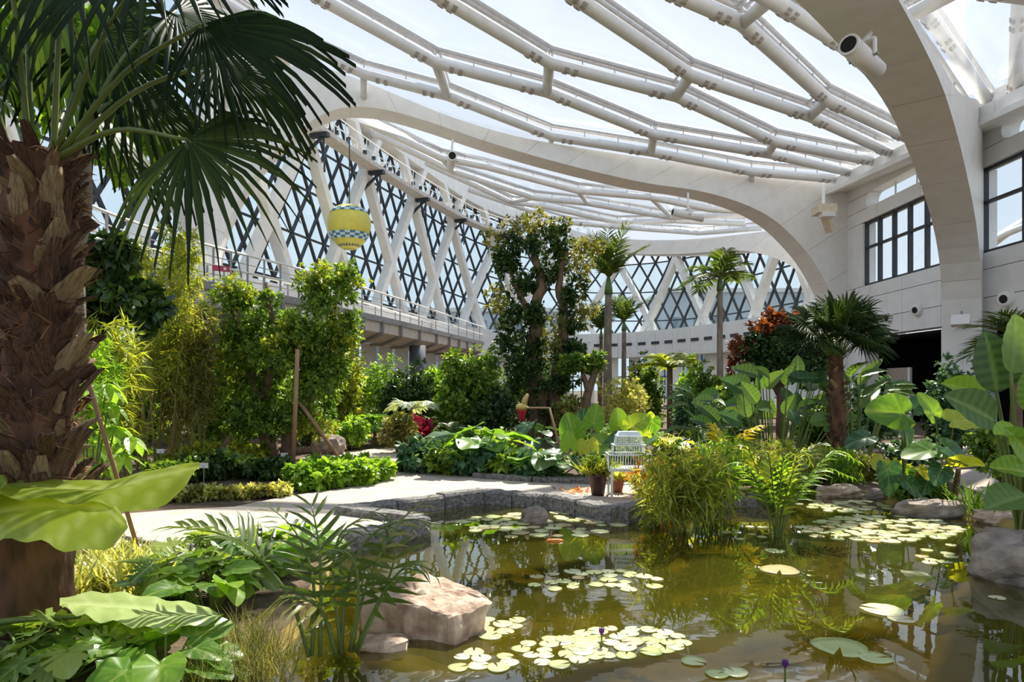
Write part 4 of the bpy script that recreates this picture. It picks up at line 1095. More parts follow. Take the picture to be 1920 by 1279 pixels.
sheet_leaf(be, [(112, 1128, 4.35), (170, 1113, 4.4), (240, 1114, 4.35), (310, 1127, 4.3), (370, 1138, 4.2), (408, 1158, 4.05)], [(112, 1136, 4.1), (170, 1136, 4.1), (240, 1140, 4.05), (310, 1146, 4.0), (370, 1150, 4.0), (410, 1162, 3.95)], [(116, 1140, 4.0), (170, 1160, 3.85), (240, 1172, 3.8), (310, 1184, 3.75), (370, 1172, 3.8), (408, 1164, 3.9)], leafmat('leaf_pale', [(.30, .38, .13), (.34, .42, .15)], trans=.3, src='obj', vein=(.45, .52, .25)))
sheet_leaf(be, [(-90, 855, 4.2), (-60, 862, 4.2), (-30, 870, 4.2), (14, 905, 4.1)], [(-90, 880, 4.0), (-60, 885, 4.0), (-30, 895, 4.0), (12, 910, 4.0)], [(-90, 905, 3.9), (-60, 910, 3.9), (-30, 915, 3.9), (10, 913, 3.95)], L_big)
for a, b in (((-130, 1075, 4.0), (20, 968, 3.92)), ((-130, 1070, 4.1), (-20, 905, 4.15)), ((-130, 1185, 4.0), (150, 1156, 4.02))): stalk(be, at(*a), at(*b), .026, .014, .02)
# ---- grass tufts
def tuft(name, label, base, n, L_, m, spread=.25, group=None, tmpl=T_BLADE, cat='grass', lean=.6):
    base = V(base); t = thing(name, label, cat, base, group, 'thing'); C = np.array(base) + nrg.normal(size=(n, 3)) * np.array((spread * .4, spread * .4, 0)); D = nrg.normal(size=(n, 3)) * lean; D[:, 2] = .8 + .4 * nrg.random(n)
    N = -D.copy(); N[:, 2] = .5; co, tr, ti = leaves(C, D, N, L_ * (.6 + .6 * nrg.random(n)), tmpl, nrg.random(n)); tag(place('blades', npmesh('blades', co, tr, m, ti), t), kind='stuff'); return t
for i, (u, v) in enumerate(((125, 1092), (160, 1078), (200, 1085), (140, 1060), (240, 1098), (185, 1108), (280, 1110), (225, 1068), (120, 1120), (255, 1078))):
    tuft('spider_grass', 'yellow-striped grass tuft beside the big palm base', gr(u, v), 150, .30, L_vary, .30, 'striped grass by the palm')
for i, (u, v) in enumerate(((440, 1262), (480, 1240), (400, 1290), (500, 1275), (460, 1215))):
    tuft('fine_grass', 'fine thin green grass tuft at the pond corner', gr(u, v), 260, .26, L_olive, .22, 'fine grass at the pond corner', (np.array([(-.008, 0, 0), (.008, 0, 0), (-.006, .5, .02), (.006, .5, .02), (0, 1, -.12)]), np.array([(0, 1, 3), (0, 3, 2), (2, 3, 4)])))
# ---- split-leaf and round-leaf ground plants
spots = [(40, 1245, .30, 'm', 'split-leaf plant sprawling at the bottom corner'), (130, 1270, .28, 'm', 'split-leaf plant with pale leaves beside the palm base'), (230, 1240, .22, 'g', 'round-leaved creeper on bare soil below the long pale leaf'),
         (310, 1275, .22, 'g', 'round-leaved creeper at the bottom edge beside fine grass'), (350, 1080, .26, 'm', 'split-leaf plant under the arching palm frond'), (430, 1110, .28, 'm', 'split-leaf plant with cut pale leaves near fine grass'),
         (510, 1075, .24, 'g', 'broad-leaved plant between curb and palm seedlings'), (455, 1060, .24, 'm', 'split-leaf plant touching the granite curb'), (395, 1150, .24, 'g', 'broad-leaved plant behind the fine grass'), (560, 1060, .20, 'g', 'small broad-leaved plant at the foot of the curb'), (330, 1130, .22, 'm', 'split-leaf plant behind the tip of the pale leaf')]
for i, (u, v, s, kd, lab) in enumerate(spots):
    rosette('split_leaf_plant' if kd == 'm' else 'broad_leaf_plant', lab, gr(u, v), 15, s * .85, .34 if v < 1200 else .22, kd + ('gy' if i == 6 else kd), .34, None, 'plant', .5, 40 + i)
# ---- palm seedlings at the water's edge
def px_frond(root, pts, ll, seed, m=L_palm2, n=13, wd=.065, **kw): return frond(root, m, curve([at(*p) for p in pts], 4), ll, n, wd, .014, seed=seed, split=True, **kw)
ap = thing('kentia_palm', 'young feather palm with long arching stalk over the split leaves', 'palm tree', at(580, 1232, 4.1))
px_frond(ap, [(580, 1232, 4.1), (545, 1125, 4.15), (480, 1040, 4.2), (420, 1003, 4.2), (345, 990, 4.2)], .36, 1, start=.55, vee=.75, droop=.1, n=22)
px_frond(ap, [(585, 1230, 4.1), (590, 1120, 4.2), (575, 1040, 4.3), (545, 985, 4.4), (505, 950, 4.5)], .26, 2, start=.5, vee=.3)
px_frond(ap, [(600, 1232, 4.1), (602, 1090, 4.2), (596, 1010, 4.25), (585, 950, 4.3)], .30, 3, start=.45, vee=.5)
ap2 = thing('kentia_palm', 'young feather palm with drooping dry leaves beside the sandstone slab', 'palm tree', at(650, 1222, 4.15))
for i, p in enumerate(([(640, 1225, 4.15), (650, 1100, 4.25), (690, 1010, 4.35), (760, 975, 4.4), (830, 985, 4.4)], [(655, 1222, 4.15), (690, 1090, 4.2), (745, 985, 4.3), (800, 935, 4.4)], [(665, 1222, 4.1), (720, 1110, 4.1), (765, 1060, 4.1), (800, 1065, 4.1)],
                      [(640, 1225, 4.15), (625, 1080, 4.2), (640, 1000, 4.2), (700, 960, 4.25)], [(630, 1228, 4.1), (600, 1140, 4.1), (540, 1120, 4.05), (490, 1150, 4.05)], [(660, 1222, 4.12), (672, 1100, 4.05), (655, 1040, 4.0), (610, 1030, 3.95)], [(670, 1220, 4.15), (715, 1120, 4.3), (740, 1040, 4.4), (720, 980, 4.5)])):
    px_frond(ap2, p, .27 if i != 1 else .24, 20 + i, m=(L_palm2, L_olive, L_palm2)[i % 3], start=.45, vee=.2, droop=.55)
# ---- plant with long glossy drooping leaflets beside the palm trunk
sf = thing('umbrella_plant', 'umbrella plant with long glossy drooping leaflets beside the palm trunk', 'plant', gd(165, 6.2))
for i, (u, v) in enumerate(((178, 722), (205, 755), (165, 770), (215, 800), (185, 830), (225, 850), (150, 720), (245, 820), (170, 870), (200, 720))):
    c = at(u, v, 6.2 + rng.uniform(-.3, .3)); stalk(sf, gd(165 + rng.uniform(-10, 10), 6.2), c, .012, .006, .05)
    for k in range(7):
        q = 2 * PI * k / 7 + i; d = V((math.cos(q), math.sin(q), -.75 + rng.uniform(-.25, .3))); place('leaf', paddle('g', k % 3, .2, .15), sf, frame(c, d, V((0, 0, 1)) + d * .5, rng.uniform(.20, .32)))
# ---- rocks
def slab_rock():
    top = [(672, 1118, 4.75), (700, 1092, 4.95), (760, 1078, 5.05), (800, 1072, 5.1), (850, 1085, 5.0), (925, 1118, 4.75), (905, 1132, 4.62), (870, 1150, 4.5), (845, 1158, 4.42), (800, 1140, 4.5), (740, 1130, 4.55), (690, 1128, 4.6)]
    T = [at(*p) for p in top]; T = resample(T + [T[0]], 64)[:-1]; c = sum(T, V()) / 64; mb = MB()
    rings = [(0.0, .0), (.15, .0), (.3, .0), (.42, .0), (.54, .0), (.65, .0), (.75, .0), (.85, .0), (.94, -.004), (1.0, -.02), (1.0, -.10), (.97, -.2), (.9, -.34)]
    mb.v.append(c + V((0, 0, .03)))
    for f_, dz in rings[1:]:
        for p in T:
            q = c.lerp(p, f_); k = noise.noise(q * 5) * .03 + noise.noise(q * 14) * .02 + noise.noise(q * 30) * .008 + round(noise.noise(q * 4.3) * 4) * .011
            q = q + V((0, 0, dz + k + (.03 * (1 - f_) if dz == 0 else 0)))
            if dz < -.05: o = (p - c).to_2d().normalized() * k * 1.6; q += V((o.x, o.y, 0))
            mb.v.append(q)
    for i in range(64): mb.f.append((0, 1 + (i + 1) % 64, 1 + i))
    for r in range(len(rings) - 2):
        for i in range(64): i2 = (i + 1) % 64; mb.f.append((1 + r * 64 + i, 1 + r * 64 + i2, 1 + (r + 1) * 64 + i2, 1 + (r + 1) * 64 + i))
    return tag(place('sandstone_slab', mesh('sandstone_slab', mb.v, mb.f, M_rock)), 'broad flat sunlit sandstone slab at the water edge', 'rock')
slab_rock()
rock('pond_boulder', 'rounded grey-brown boulder half cut off by the photo edge', w2(1925, 1085).to_3d() + V((0, 0, .02)), (.36, .36, .30), M_rock2, 2, 0, .4)
rock('pond_rock', 'small dark stone poking out among the far lily pads', w2(1002, 978).to_3d() + V((0, 0, -.06)), (.17, .15, .14), M_rock2, 5)
rock('shore_rock', 'long low grey rock on the far shore by the taro', w2(1742, 966).to_3d() + V((0, 0, -.05)), (.42, .26, .16), M_rock2, 6)
rock('shore_rock', 'flat brown rock beside the strappy shore plant', w2(1875, 980).to_3d() + V((0, 0, -.06)), (.28, .2, .13), M_rock, 7)
rock('shore_rock', 'low pinkish rock under the pond-side taro stems', w2(1575, 930).to_3d() + V((0, 0, -.05)), (.32, .22, .13), M_rock, 8)
rock('shore_rock', 'small dark rock left of the long low shore rock', w2(1660, 938).to_3d() + V((0, 0, -.06)), (.28, .2, .13), M_rock2, 9)
rock('shore_rock', 'small stone under the drooping palm seedlings', at(720, 1205, 4.4) + V((0, 0, -.03)), (.16, .12, .07), M_rock, 10)
rock('garden_rock', 'dark rounded rock behind the staked tree', gd(615, 15.5, .15), (.38, .3, .28), M_rock2, 11)

# ================================================================== MIDDLE AND BACKGROUND PLANTS
# ---- staked tree left of the path
D1 = 13.4
t1 = tree('staked_tree', 'bushy green tree held by timber stakes beside the path', gd(512, D1), [([gd(512, D1), at(500, 800, D1), at(480, 730, D1), at(455, 640, D1), at(440, 570, D1)], .17, .05), ([gd(535, D1 + .1), at(545, 800, D1), at(575, 760, D1), at(590, 680, D1)], .13, .05), ([at(490, 760, D1), at(520, 650, D1), at(510, 590, D1), at(500, 530, D1)], .09, .03), ([at(575, 750, D1), at(610, 680, D1), at(625, 590, D1), at(635, 520, D1)], .07, .02), ([gd(545, D1), at(540, 850, D1 - .1), at(590, 845, D1 - .2), at(600, 870, D1 - .2)], .10, .06)],
     [blob_px(455, 590, 60, 60, D1), blob_px(545, 612, 46, 40, D1), blob_px(625, 545, 58, 52, D1), blob_px(600, 620, 62, 60, D1), blob_px(520, 660, 80, 60, D1), blob_px(440, 660, 50, 55, D1), blob_px(480, 745, 66, 60, D1), blob_px(590, 710, 62, 56, D1), blob_px(560, 780, 60, 46, D1), blob_px(450, 800, 40, 40, D1), blob_px(660, 600, 24, 34, D1), blob_px(505, 560, 22, 24, D1), blob_px(650, 510, 30, 24, D1)], L_mid, 24000, .095, tmpl=T_RHOMB, droop=.5, extra=[(L_yel, [blob_px(450, 545, 40, 24, D1), blob_px(620, 520, 60, 26, D1), blob_px(560, 640, 80, 50, D1), blob_px(430, 700, 40, 60, D1), blob_px(640, 640, 30, 50, D1), blob_px(590, 800, 50, 30, D1)], 4500, .09, T_RHOMB)])
st_ = thing('tree_stake', 'upright timber stake in front of the bushy staked tree', 'stake', gr(549, 884)); MB().tube([gr(549, 884), at(558, 655, 12.6)], .042, 8).build('pole', M_pole, st_, True)
st_ = thing('tree_stake', 'slanting timber stake right of the upright one', 'stake', gr(648, 876)); MB().tube([gr(648, 876), at(562, 755, 12.9)], .035, 8).build('pole', M_pole, st_, True)
st_ = thing('tree_stake', 'dark slanting timber stake left of the staked tree', 'stake', gr(384, 880)); MB().tube([gr(384, 880), at(432, 818, 13)], .04, 8).build('pole', M_trunk2, st_, True)
st_ = thing('tree_stake', 'long thin timber stake leaning against the palm trunk', 'stake', gd(268, 6.0)); MB().tube([gd(268, 6.0), at(140, 630, 5.2)], .018, 8).build('pole', M_pole, st_, True)
# ---- tall dark tree wrapped in climbers in the centre
D2 = 19
tree('climber_tree', 'tall dark tree wrapped in climbing foliage in the middle of the garden', gd(1005, D2), [([gd(1005, D2), at(1005, 740, D2), at(1000, 640, D2), at(1010, 540, D2), at(1000, 440, D2)], .30, .08), ([gd(1030, D2 + .3), at(1040, 730, D2), at(1058, 620, D2), at(1048, 540, D2), at(1060, 470, D2)], .22, .06), ([at(1002, 600, D2), at(970, 540, D2), at(945, 480, D2)], .10, .04), ([at(1045, 660, D2), at(1080, 580, D2)], .08, .03)],
     [blob_px(985, 450, 37, 32, D2), blob_px(955, 495, 30, 32, D2), blob_px(1045, 450, 34, 36, D2), blob_px(1030, 510, 37, 32, D2), blob_px(985, 530, 25, 29, D2), blob_px(1075, 540, 25, 27, D2), blob_px(958, 590, 30, 32, D2), blob_px(1005, 595, 30, 32, D2), blob_px(1068, 600, 27, 31, D2), blob_px(945, 640, 29, 24, D2), blob_px(990, 650, 37, 32, D2), blob_px(1060, 660, 34, 32, D2), blob_px(980, 710, 46, 36, D2), blob_px(1040, 715, 43, 32, D2), blob_px(1000, 765, 51, 27, D2)], L_dark, 17000, .12, M_trunk2,
     extra=[(L_olive, [blob_px(1000, 420, 70, 28, D2), blob_px(1080, 490, 40, 60, D2), blob_px(930, 450, 30, 26, D2), blob_px(1090, 580, 26, 50, D2), blob_px(1030, 630, 40, 50, D2), blob_px(940, 560, 24, 60, D2), blob_px(1120, 460, 30, 20, D2)], 4200, .11, T_RHOMB)])
# ---- forked small tree
tree('forked_tree', 'small forked tree with clipped dark crown beside the grey palm trunk', gd(1096, 18), [([gd(1096, 18), at(1098, 770, 18), at(1104, 730, 18), at(1116, 690, 18)], .16, .08), ([at(1103, 735, 18), at(1092, 700, 18)], .09, .06)], [blob_px(1096, 682, 36, 20, 18), blob_px(1070, 680, 24, 18, 18), blob_px(1118, 676, 18, 18, 18)], L_mid, 2600, .12, M_trunk2)
# ---- palms
feather_palm('royal_palm', 'tall grey-trunked palm with a long frond reaching sideways', gd(1140, 22), at(1141, 552, 22), .17, .11, 9, 1.9, .62, L_palm2, .55, M_trunk, seed=4, droop=.16, az=[0.05, 1.2, 1.9, 2.4, 3.4, 4.2, 4.9, 1.5, 5.6], elev=(.75, 1.35), wd=.05)
feather_palm('slender_palm', 'tall thin palm with a round feathery crown near the red-tipped tree', gd(1352, 21), at(1350, 545, 21), .105, .085, 11, 1.35, .55, L_palm2, .45, M_trunk, seed=7, droop=.35, elev=(.05, 1.1), wd=.055)
feather_palm('slender_palm', 'short thin pinkish palm with upright leaves beside the grey palm', gd(1170, 23), at(1170, 620, 23), .10, .07, 7, 1.15, .5, L_palm2, .3, M_trunk, seed=9, droop=.2, elev=(.8, 1.4), wd=.05)
feather_palm('slender_palm', 'small green palm half hidden left of the grey palm trunk', gd(1125, 25), at(1127, 635, 25), .08, .06, 7, 1.3, .5, L_palm2, .3, M_trunk2, seed=10, droop=.3, elev=(.7, 1.3), wd=.05)
feather_palm('tree_fern', 'tree fern with a spreading bright crown before the far columns', gd(1256, 20), at(1256, 690, 20), .09, .08, 13, 1.15, .4, L_yel, None, M_trunk2, seed=12, droop=.35, elev=(.25, 1.0), wd=.08)
feather_palm('edge_palm', 'spiky feather palm at the right wall behind the paddle leaves', gd(1905, 11.5), at(1915, 640, 11.5), .10, .08, 12, .95, .5, L_palm2, None, M_trunk2, seed=14, droop=.35, elev=(-.1, 1.2), wd=.035)
feather_palm('seedling_palm', 'little palm with a drooping green mop of leaves beside the path', gd(700, 17.5), at(700, 800, 17.5), .05, .045, 14, .75, .35, L_bright, None, M_trunk2, seed=15, droop=.75, elev=(.3, 1.3), wd=.09)
fan_r = []
rr_ = random.Random(8)
for i in range(38):
    q = 2 * PI * i * .618; e = -.15 + 1.4 * (i / 38); d = V((math.cos(q) * math.cos(e), math.sin(q) * math.cos(e), math.sin(e))); hub = at(1568, 650, 11.8) + d * rr_.uniform(.42, .56) + V((0, 0, .10))
    fan_r.append((hub, d + V((0, 0, .15)), V((0, 0, 1)) - d * .5 + V((0, -.5, 0)), rr_.uniform(.46, .6), 4.2, .35, rr_.uniform(-.1, .5)))
fan_palm('fan_palm', 'shorter fan palm with red-brown trunk near the dark entrance', gd(1574, 11.8), at(1566, 665, 11.8), .135, .12, 15, 8, .13, fan_r, 6, L_palm, 26, 0, .010)
# ---- red-tipped dark tree
D3 = 15.5
tree('red_tipped_tree', 'dome-shaped dark tree with rust red tips beside the fan palm', gd(1462, D3), [([gd(1462, D3), at(1462, 790, D3), at(1460, 700, D3)], .14, .08), ([at(1461, 740, D3), at(1420, 680, D3)], .07, .03), ([at(1461, 730, D3), at(1505, 670, D3)], .07, .03)],
     [blob_px(1460, 640, 60, 42, D3), blob_px(1418, 665, 42, 38, D3), blob_px(1512, 655, 50, 44, D3), blob_px(1455, 690, 74, 36, D3), blob_px(1530, 690, 40, 34, D3)], L_dark, 12000, .12, M_trunk2, T_OVAL, extra=[(L_rust, [blob_px(1430, 612, 30, 12, D3), blob_px(1480, 597, 44, 14, D3), blob_px(1390, 645, 20, 20, D3), blob_px(1380, 685, 16, 16, D3), blob_px(1525, 625, 26, 20, D3)], 900, .15, T_OVAL)])
# ---- dark-leaved shrub and bamboo at the left
D4 = 10.5
tree('dark_leaf_tree', 'tree with glossy blackish leaves in front of the walkway', gd(185, D4), [([gd(185, D4), at(180, 740, D4), at(175, 620, D4), at(200, 540, D4)], .07, .03), ([at(177, 640, D4), at(240, 580, D4), at(270, 555, D4)], .03, .012)], [blob_px(210, 490, 52, 40, D4), blob_px(180, 560, 44, 40, D4), blob_px(245, 560, 56, 34, D4), blob_px(280, 590, 34, 28, D4), blob_px(170, 620, 32, 36, D4)], L_dark, 3600, .18, M_trunk2, T_OVAL, droop=.9)
def bamboo(label, u, d, wpx, top, n, m, seed):
    r = random.Random(seed); base = gd(u, d); t = thing('bamboo_clump', label, 'bamboo', base); bl = []
    for k in range(n):
        b = gd(u + r.uniform(-.42, .42) * wpx, d + r.uniform(-.5, .5)); tp = at(u + r.uniform(-.6, .6) * wpx, top + r.uniform(-10, 90), b.y)
        MB().tube([b, b.lerp(tp, .5) + V((r.uniform(-.08, .08), 0, 0)), tp], [.02, .016, .006], 6).build('cane', mat('bamboo_cane', (.24, .20, .06), .5, vary=.3, scale=4), t, True)
        for f_ in (.45, .6, .75, .9, 1): bl.append((b.lerp(tp, f_), (.32, .32, .24)))
    foliage(t, m, bl, n * 520, .17, T_LANCE, droop=.7, shell=.1, lump=.6); return t
bamboo('yellow-green bamboo clump rising in front of the walkway railing', 300, 12.6, 110, 450, 9, L_yel, 1)
bamboo('thin bamboo clump behind the glossy umbrella plant', 215, 9.6, 80, 620, 8, L_yel, 2)
bamboo('pale dry bamboo clump left of the staked tree', 345, 13.0, 90, 590, 9, L_olive, 3)
bamboo('bamboo clump close behind the big palm trunk', 160, 8.6, 60, 640, 6, L_bright, 4)
# ---- shrubs filling the garden: (label, u, depth, width px, height px, material, leaves, leaf size, template)
SH = [('light green shrub under the walkway column', 700, 24, 130, 125, L_bright, 6120, 0.122, T_RHOMB), ('bright bushy shrub right of the staked tree', 640, 19, 120, 150, L_yel, 5440, 0.115, T_RHOMB),
      ('tall dark green shrub left of the climber tree', 880, 18, 130, 165, L_mid, 8840, 0.122, T_OVAL), ('leafy green shrub below the end of the walkway', 825, 21, 110, 130, L_bright, 6120, 0.122, T_OVAL),
      ('dark fern-like shrub beneath the walkway', 760, 20, 110, 125, L_dark, 5440, 0.115, T_OVAL), ('small dark shrub at the foot of the climber tree', 930, 17, 90, 90, L_dark, 3740, 0.108, T_OVAL),
      ('yellowish small-leaved shrub between the far palms', 1170, 19, 110, 110, L_vary, 4420, 0.094, T_RHOMB), ('green upright shrub before the far windows', 1220, 21, 60, 120, L_mid, 3230, 0.108, T_OVAL),
      ('dark thin topiary shrub beside the tree fern', 1200, 22, 40, 150, L_dark, 2550, 0.101, T_RHOMB), ('green shrub behind the tree fern stem', 1290, 22, 70, 120, L_bright, 3230, 0.115, T_OVAL),
      ('blue-green shrub in the middle of the back bed', 1300, 16, 80, 90, L_blue, 3400, 0.094, T_RHOMB), ('tall shrub in front of the far column', 1330, 19, 70, 130, L_mid, 3740, 0.115, T_OVAL),
      ('leafy shrub against the entrance opening', 1770, 15.5, 80, 130, L_dark, 4080, 0.108, T_OVAL), ('pale-leaved shrub right of the entrance', 1800, 14.0, 90, 170, L_blue, 4080, 0.108, T_OVAL),
      ('green shrub under the walkway far left', 420, 17, 130, 190, L_mid, 6460, 0.115, T_RHOMB), ('yellow-green shrub beyond the bamboo', 330, 18, 140, 240, L_yel, 7140, 0.115, T_RHOMB),
      ('shady shrub behind the umbrella plant', 240, 13.5, 130, 200, L_mid, 6460, 0.115, T_OVAL), ('low shrub before the crimson plant', 745, 15.8, 80, 50, L_olive, 2380, 0.094, T_RHOMB),
      ('dense shrub behind the staked tree trunk', 580, 17, 160, 150, L_mid, 7140, 0.115, T_RHOMB), ('low green shrub in front of the red-tipped tree', 1380, 15, 90, 90, L_mid, 3740, 0.108, T_OVAL),
      ('green shrub below the fan palm crown', 1540, 13.6, 90, 110, L_mid, 3740, 0.108, T_OVAL), ('dark shrub at the wall end beside the entrance', 1640, 17, 110, 100, L_blue, 3740, 0.122, T_OVAL),
      ('dark low shrub at the right path', 1880, 10.6, 110, 80, L_mid, 4080, 0.079, T_OVAL), ('tangled shrub between climber tree and forked tree', 1065, 17.5, 70, 80, L_olive, 3060, 0.086, T_RHOMB),
      ('dark mass of leaves behind the climber tree', 1010, 23, 170, 130, L_mid, 7140, 0.122, T_RHOMB), ('green hedge-like shrub at the far left wall', 480, 21, 160, 200, L_bright, 7140, 0.122, T_RHOMB),
      ('leafy shrub showing above the walkway rail near the balloon', 600, 29.8, 70, 190, L_yel, 4080, 0.144, T_RHOMB), ('light shrub rising behind the walkway by the big rib foot', 430, 23.5, 60, 300, L_olive, 3060, 0.144, T_RHOMB),
      ('green shrub below the walkway end', 905, 27, 80, 120, L_mid, 3740, 0.130, T_RHOMB)]
for lab, u, d, wp, hp, m, n_, s, tm in SH: bush('garden_shrub', lab, u, d, wp, hp + 2048 / d * .3, m, n_, s, tm)
# ---- low planting along the paths
SP = ((330, 905, 110, 40), (390, 900, 100, 52), (440, 895, 110, 50), (500, 898, 100, 40))
for i, (u, v, wp, hp) in enumerate(SP):
    bush('low_shrub', by_place('low dark green shrub in the row in front of the bamboo', SP, i), u, 2048 / (v - HOR), wp, hp, L_dark if i % 2 else L_mid, 1900, .11, T_OVAL, 'low shrubs before the bamboo', cat='shrub')
SP = ((385, 880, 120, 46), (450, 874, 110, 46), (330, 882, 100, 40))
for i, (u, v, wp, hp) in enumerate(SP):
    bush('low_shrub', by_place('low bright yellow-green shrub behind the dark row', SP, i), u, 2048 / (v - HOR), wp, hp, L_yel, 1900, .12, T_OVAL, 'bright low shrubs')
SP = ((580, 918, 90, 48), (625, 914, 90, 46), (670, 910, 80, 46), (705, 902, 60, 40), (610, 900, 90, 46), (660, 896, 90, 40))
for i, (u, v, wp, hp) in enumerate(SP):
    bush('low_shrub', by_place('low glossy light green shrub in the bed corner by the path', SP, i), u, 2048 / (v - HOR), wp, hp, L_bright, 1700, .12, T_OVAL, 'glossy shrubs in the bed corner')
for i, u in enumerate(range(300, 545, 32)):
    bush('edging_plant', by_place('low variegated edging plant along the path', [(q,) for q in range(300, 545, 32)], i), u, 2048 / (942 - i * 1.5 - HOR), 60, 26, L_vary if i % 2 else L_olive, 900, .07, T_OVAL, 'variegated edging plants', cat='plant')
SP = ((790, 885, 110, 50), (850, 890, 110, 54), (905, 892, 110, 56), (830, 868, 120, 50), (960, 895, 100, 56), (1010, 900, 90, 50))
for i, (u, v, wp, hp) in enumerate(SP):
    bush('bed_plant', by_place('low blue-green leafy plant at the edge of the centre bed', SP, i), u, 2048 / (v - HOR), wp, hp, (L_blue, L_mid, L_blue)[i % 3], 2000, .14, T_OVAL, 'leafy plants edging the centre bed', cat='plant')
# ---- elephant ears and paddle leaves
def cl(lab, u, v, n_, s, h, kinds, spread, seed, name='taro', up=.5, maker=ear, d=None): return rosette(name, lab, gd(u, d or 2048 / (v - HOR)), n_, s, h, kinds, spread, None, 'plant', up, seed, maker)
cl('broad-leaved taro with pale upturned leaves in the centre bed', 905, 885, 15, .42, .95, 'dgg', .75, 1)
cl('taro with deep green leaves in front of the crimson plant', 850, 880, 12, .36, .6, 'dd', .7, 2)
cl('low taro spreading beside the fern at the curb', 985, 893, 12, .36, .5, 'dg', .6, 3)
cl('low fern-like taro at the curb left of the dark pot', 1045, 897, 12, .34, .45, 'dgp', .55, 4)
T5 = ear_plant('taro', 'taro with upright bright lime leaves left of the birdcage', gd(1100, 11.3), [(at(1075, 815, 11.2), 0.36, (-.3, 0, 1), (-.2, -.8, .3), 'g'), (at(1112, 795, 11.4), 0.33, (.25, 0, 1), (.2, -.8, .4), 'g'), (at(1102, 835, 11.0), 0.34, (.1, -.3, -1), (0, -.9, .2), 'y'), (at(1068, 838, 11), 0.25, (-.2, 0, .8), (-.4, -.7, .3), 'g'), (at(1092, 800, 11.6), 0.30, (.0, 0, 1), (-.5, -.6, .3), 'd'), (at(1125, 845, 11.2), 0.25, (.6, 0, .2), (0, -.4, .9), 'g'), (at(1045, 850, 11.1), 0.25, (-.8, 0, .2), (0, -.3, .9), 'd'), (at(1085, 860, 10.9), 0.25, (.2, -.6, -.4), (0, -.6, .8), 'd')])
T6 = ear_plant('taro', 'taro with glowing yellow-lime leaves behind the birdcage', gd(1190, 11.6), [(at(1160, 800, 11.6), 0.31, (0, 0, 1), (.2, -.8, .3), 'g'), (at(1185, 800, 11.4), 0.34, (.6, 0, .5), (-.2, -.8, .5), 'y'), (at(1210, 785, 11.8), 0.33, (.1, .2, -.9), (.1, -.9, .2), 'y'), (at(1222, 790, 11.5), 0.31, (-.2, 0, -1), (.4, -.8, .2), 'g'), (at(1208, 815, 11.2), 0.21, (.1, 0, -.8), (0, -.9, .2), 'y'), (at(1165, 820, 11.3), 0.33, (-.7, 0, -.3), (0, -.4, .9), 'd'), (at(1140, 830, 11.5), 0.30, (-.6, 0, .4), (0, -.5, .8), 'g'), (at(1200, 850, 11.3), 0.28, (.3, -.4, -.8), (0, -.8, .5), 'g')])
# bird-of-paradise clump
sb = thing('bird_of_paradise', 'big clump of upright grey-green paddle leaves before the red-tipped tree', 'plant', gd(1455, 12.8)); r_ = random.Random(5)
for i in range(58):
    u = r_.uniform(1335, 1565); e = (u - 1450) / 115; v = 742 - 34 * (1 - e * e) + r_.uniform(-10, 85); d = 12.8 + r_.uniform(-.9, .9); p = at(u, v, d)
    stalk(sb, gd(1450 + e * 60, d), p, .016, .01, .03); hd = V((e * 1.1 + r_.uniform(-.5, .5), r_.uniform(-.6, .3), r_.uniform(-.1, 1.0)))
    place('leaf', paddle('p' if i % 3 else 'd', i % 4, .29, .22), sb, frame(p, hd, V((r_.uniform(-.5, .5), -.8, .5)), r_.uniform(.34, .52)))
sb2 = thing('bird_of_paradise', 'spreading paddle-leaf plant right of the fan palm trunk', 'plant', gd(1610, 12.6))
for i in range(16):
    u = r_.uniform(1570, 1680); e = (u - 1610) / 60; v = 700 + abs(e) * 18 + r_.uniform(0, 70); d = 12.6 + r_.uniform(-.5, .5); p = at(u, v, d)
    stalk(sb2, gd(1605 + e * 15, d), p, .018, .01, .03); place('leaf', paddle('p', i % 4, .17, .3), sb2, frame(p, V((e + .3, r_.uniform(-.4, .3), r_.uniform(-.1, .8))), V((0, -.6, .8)), r_.uniform(.45, .7)))
sb3 = thing('paddle_plant', 'low strappy-leaved plant in front of the tall shrub', 'plant', gd(1320, 13.6))
for i in range(22):
    u = r_.uniform(1265, 1390); e = (u - 1325) / 60; v = r_.uniform(735, 815); d = 13.6 + r_.uniform(-.6, .6); p = at(u, v, d)
    stalk(sb3, gd(1325 + e * 20, d), p, .014, .008, .03); place('leaf', paddle('d' if i % 3 else 'p', i % 4, .15, .35), sb3, frame(p, V((e + r_.uniform(-.3, .3), r_.uniform(-.6, .2), r_.uniform(-.2, .6))), V((0, -.5, .9)), r_.uniform(.35, .55)))
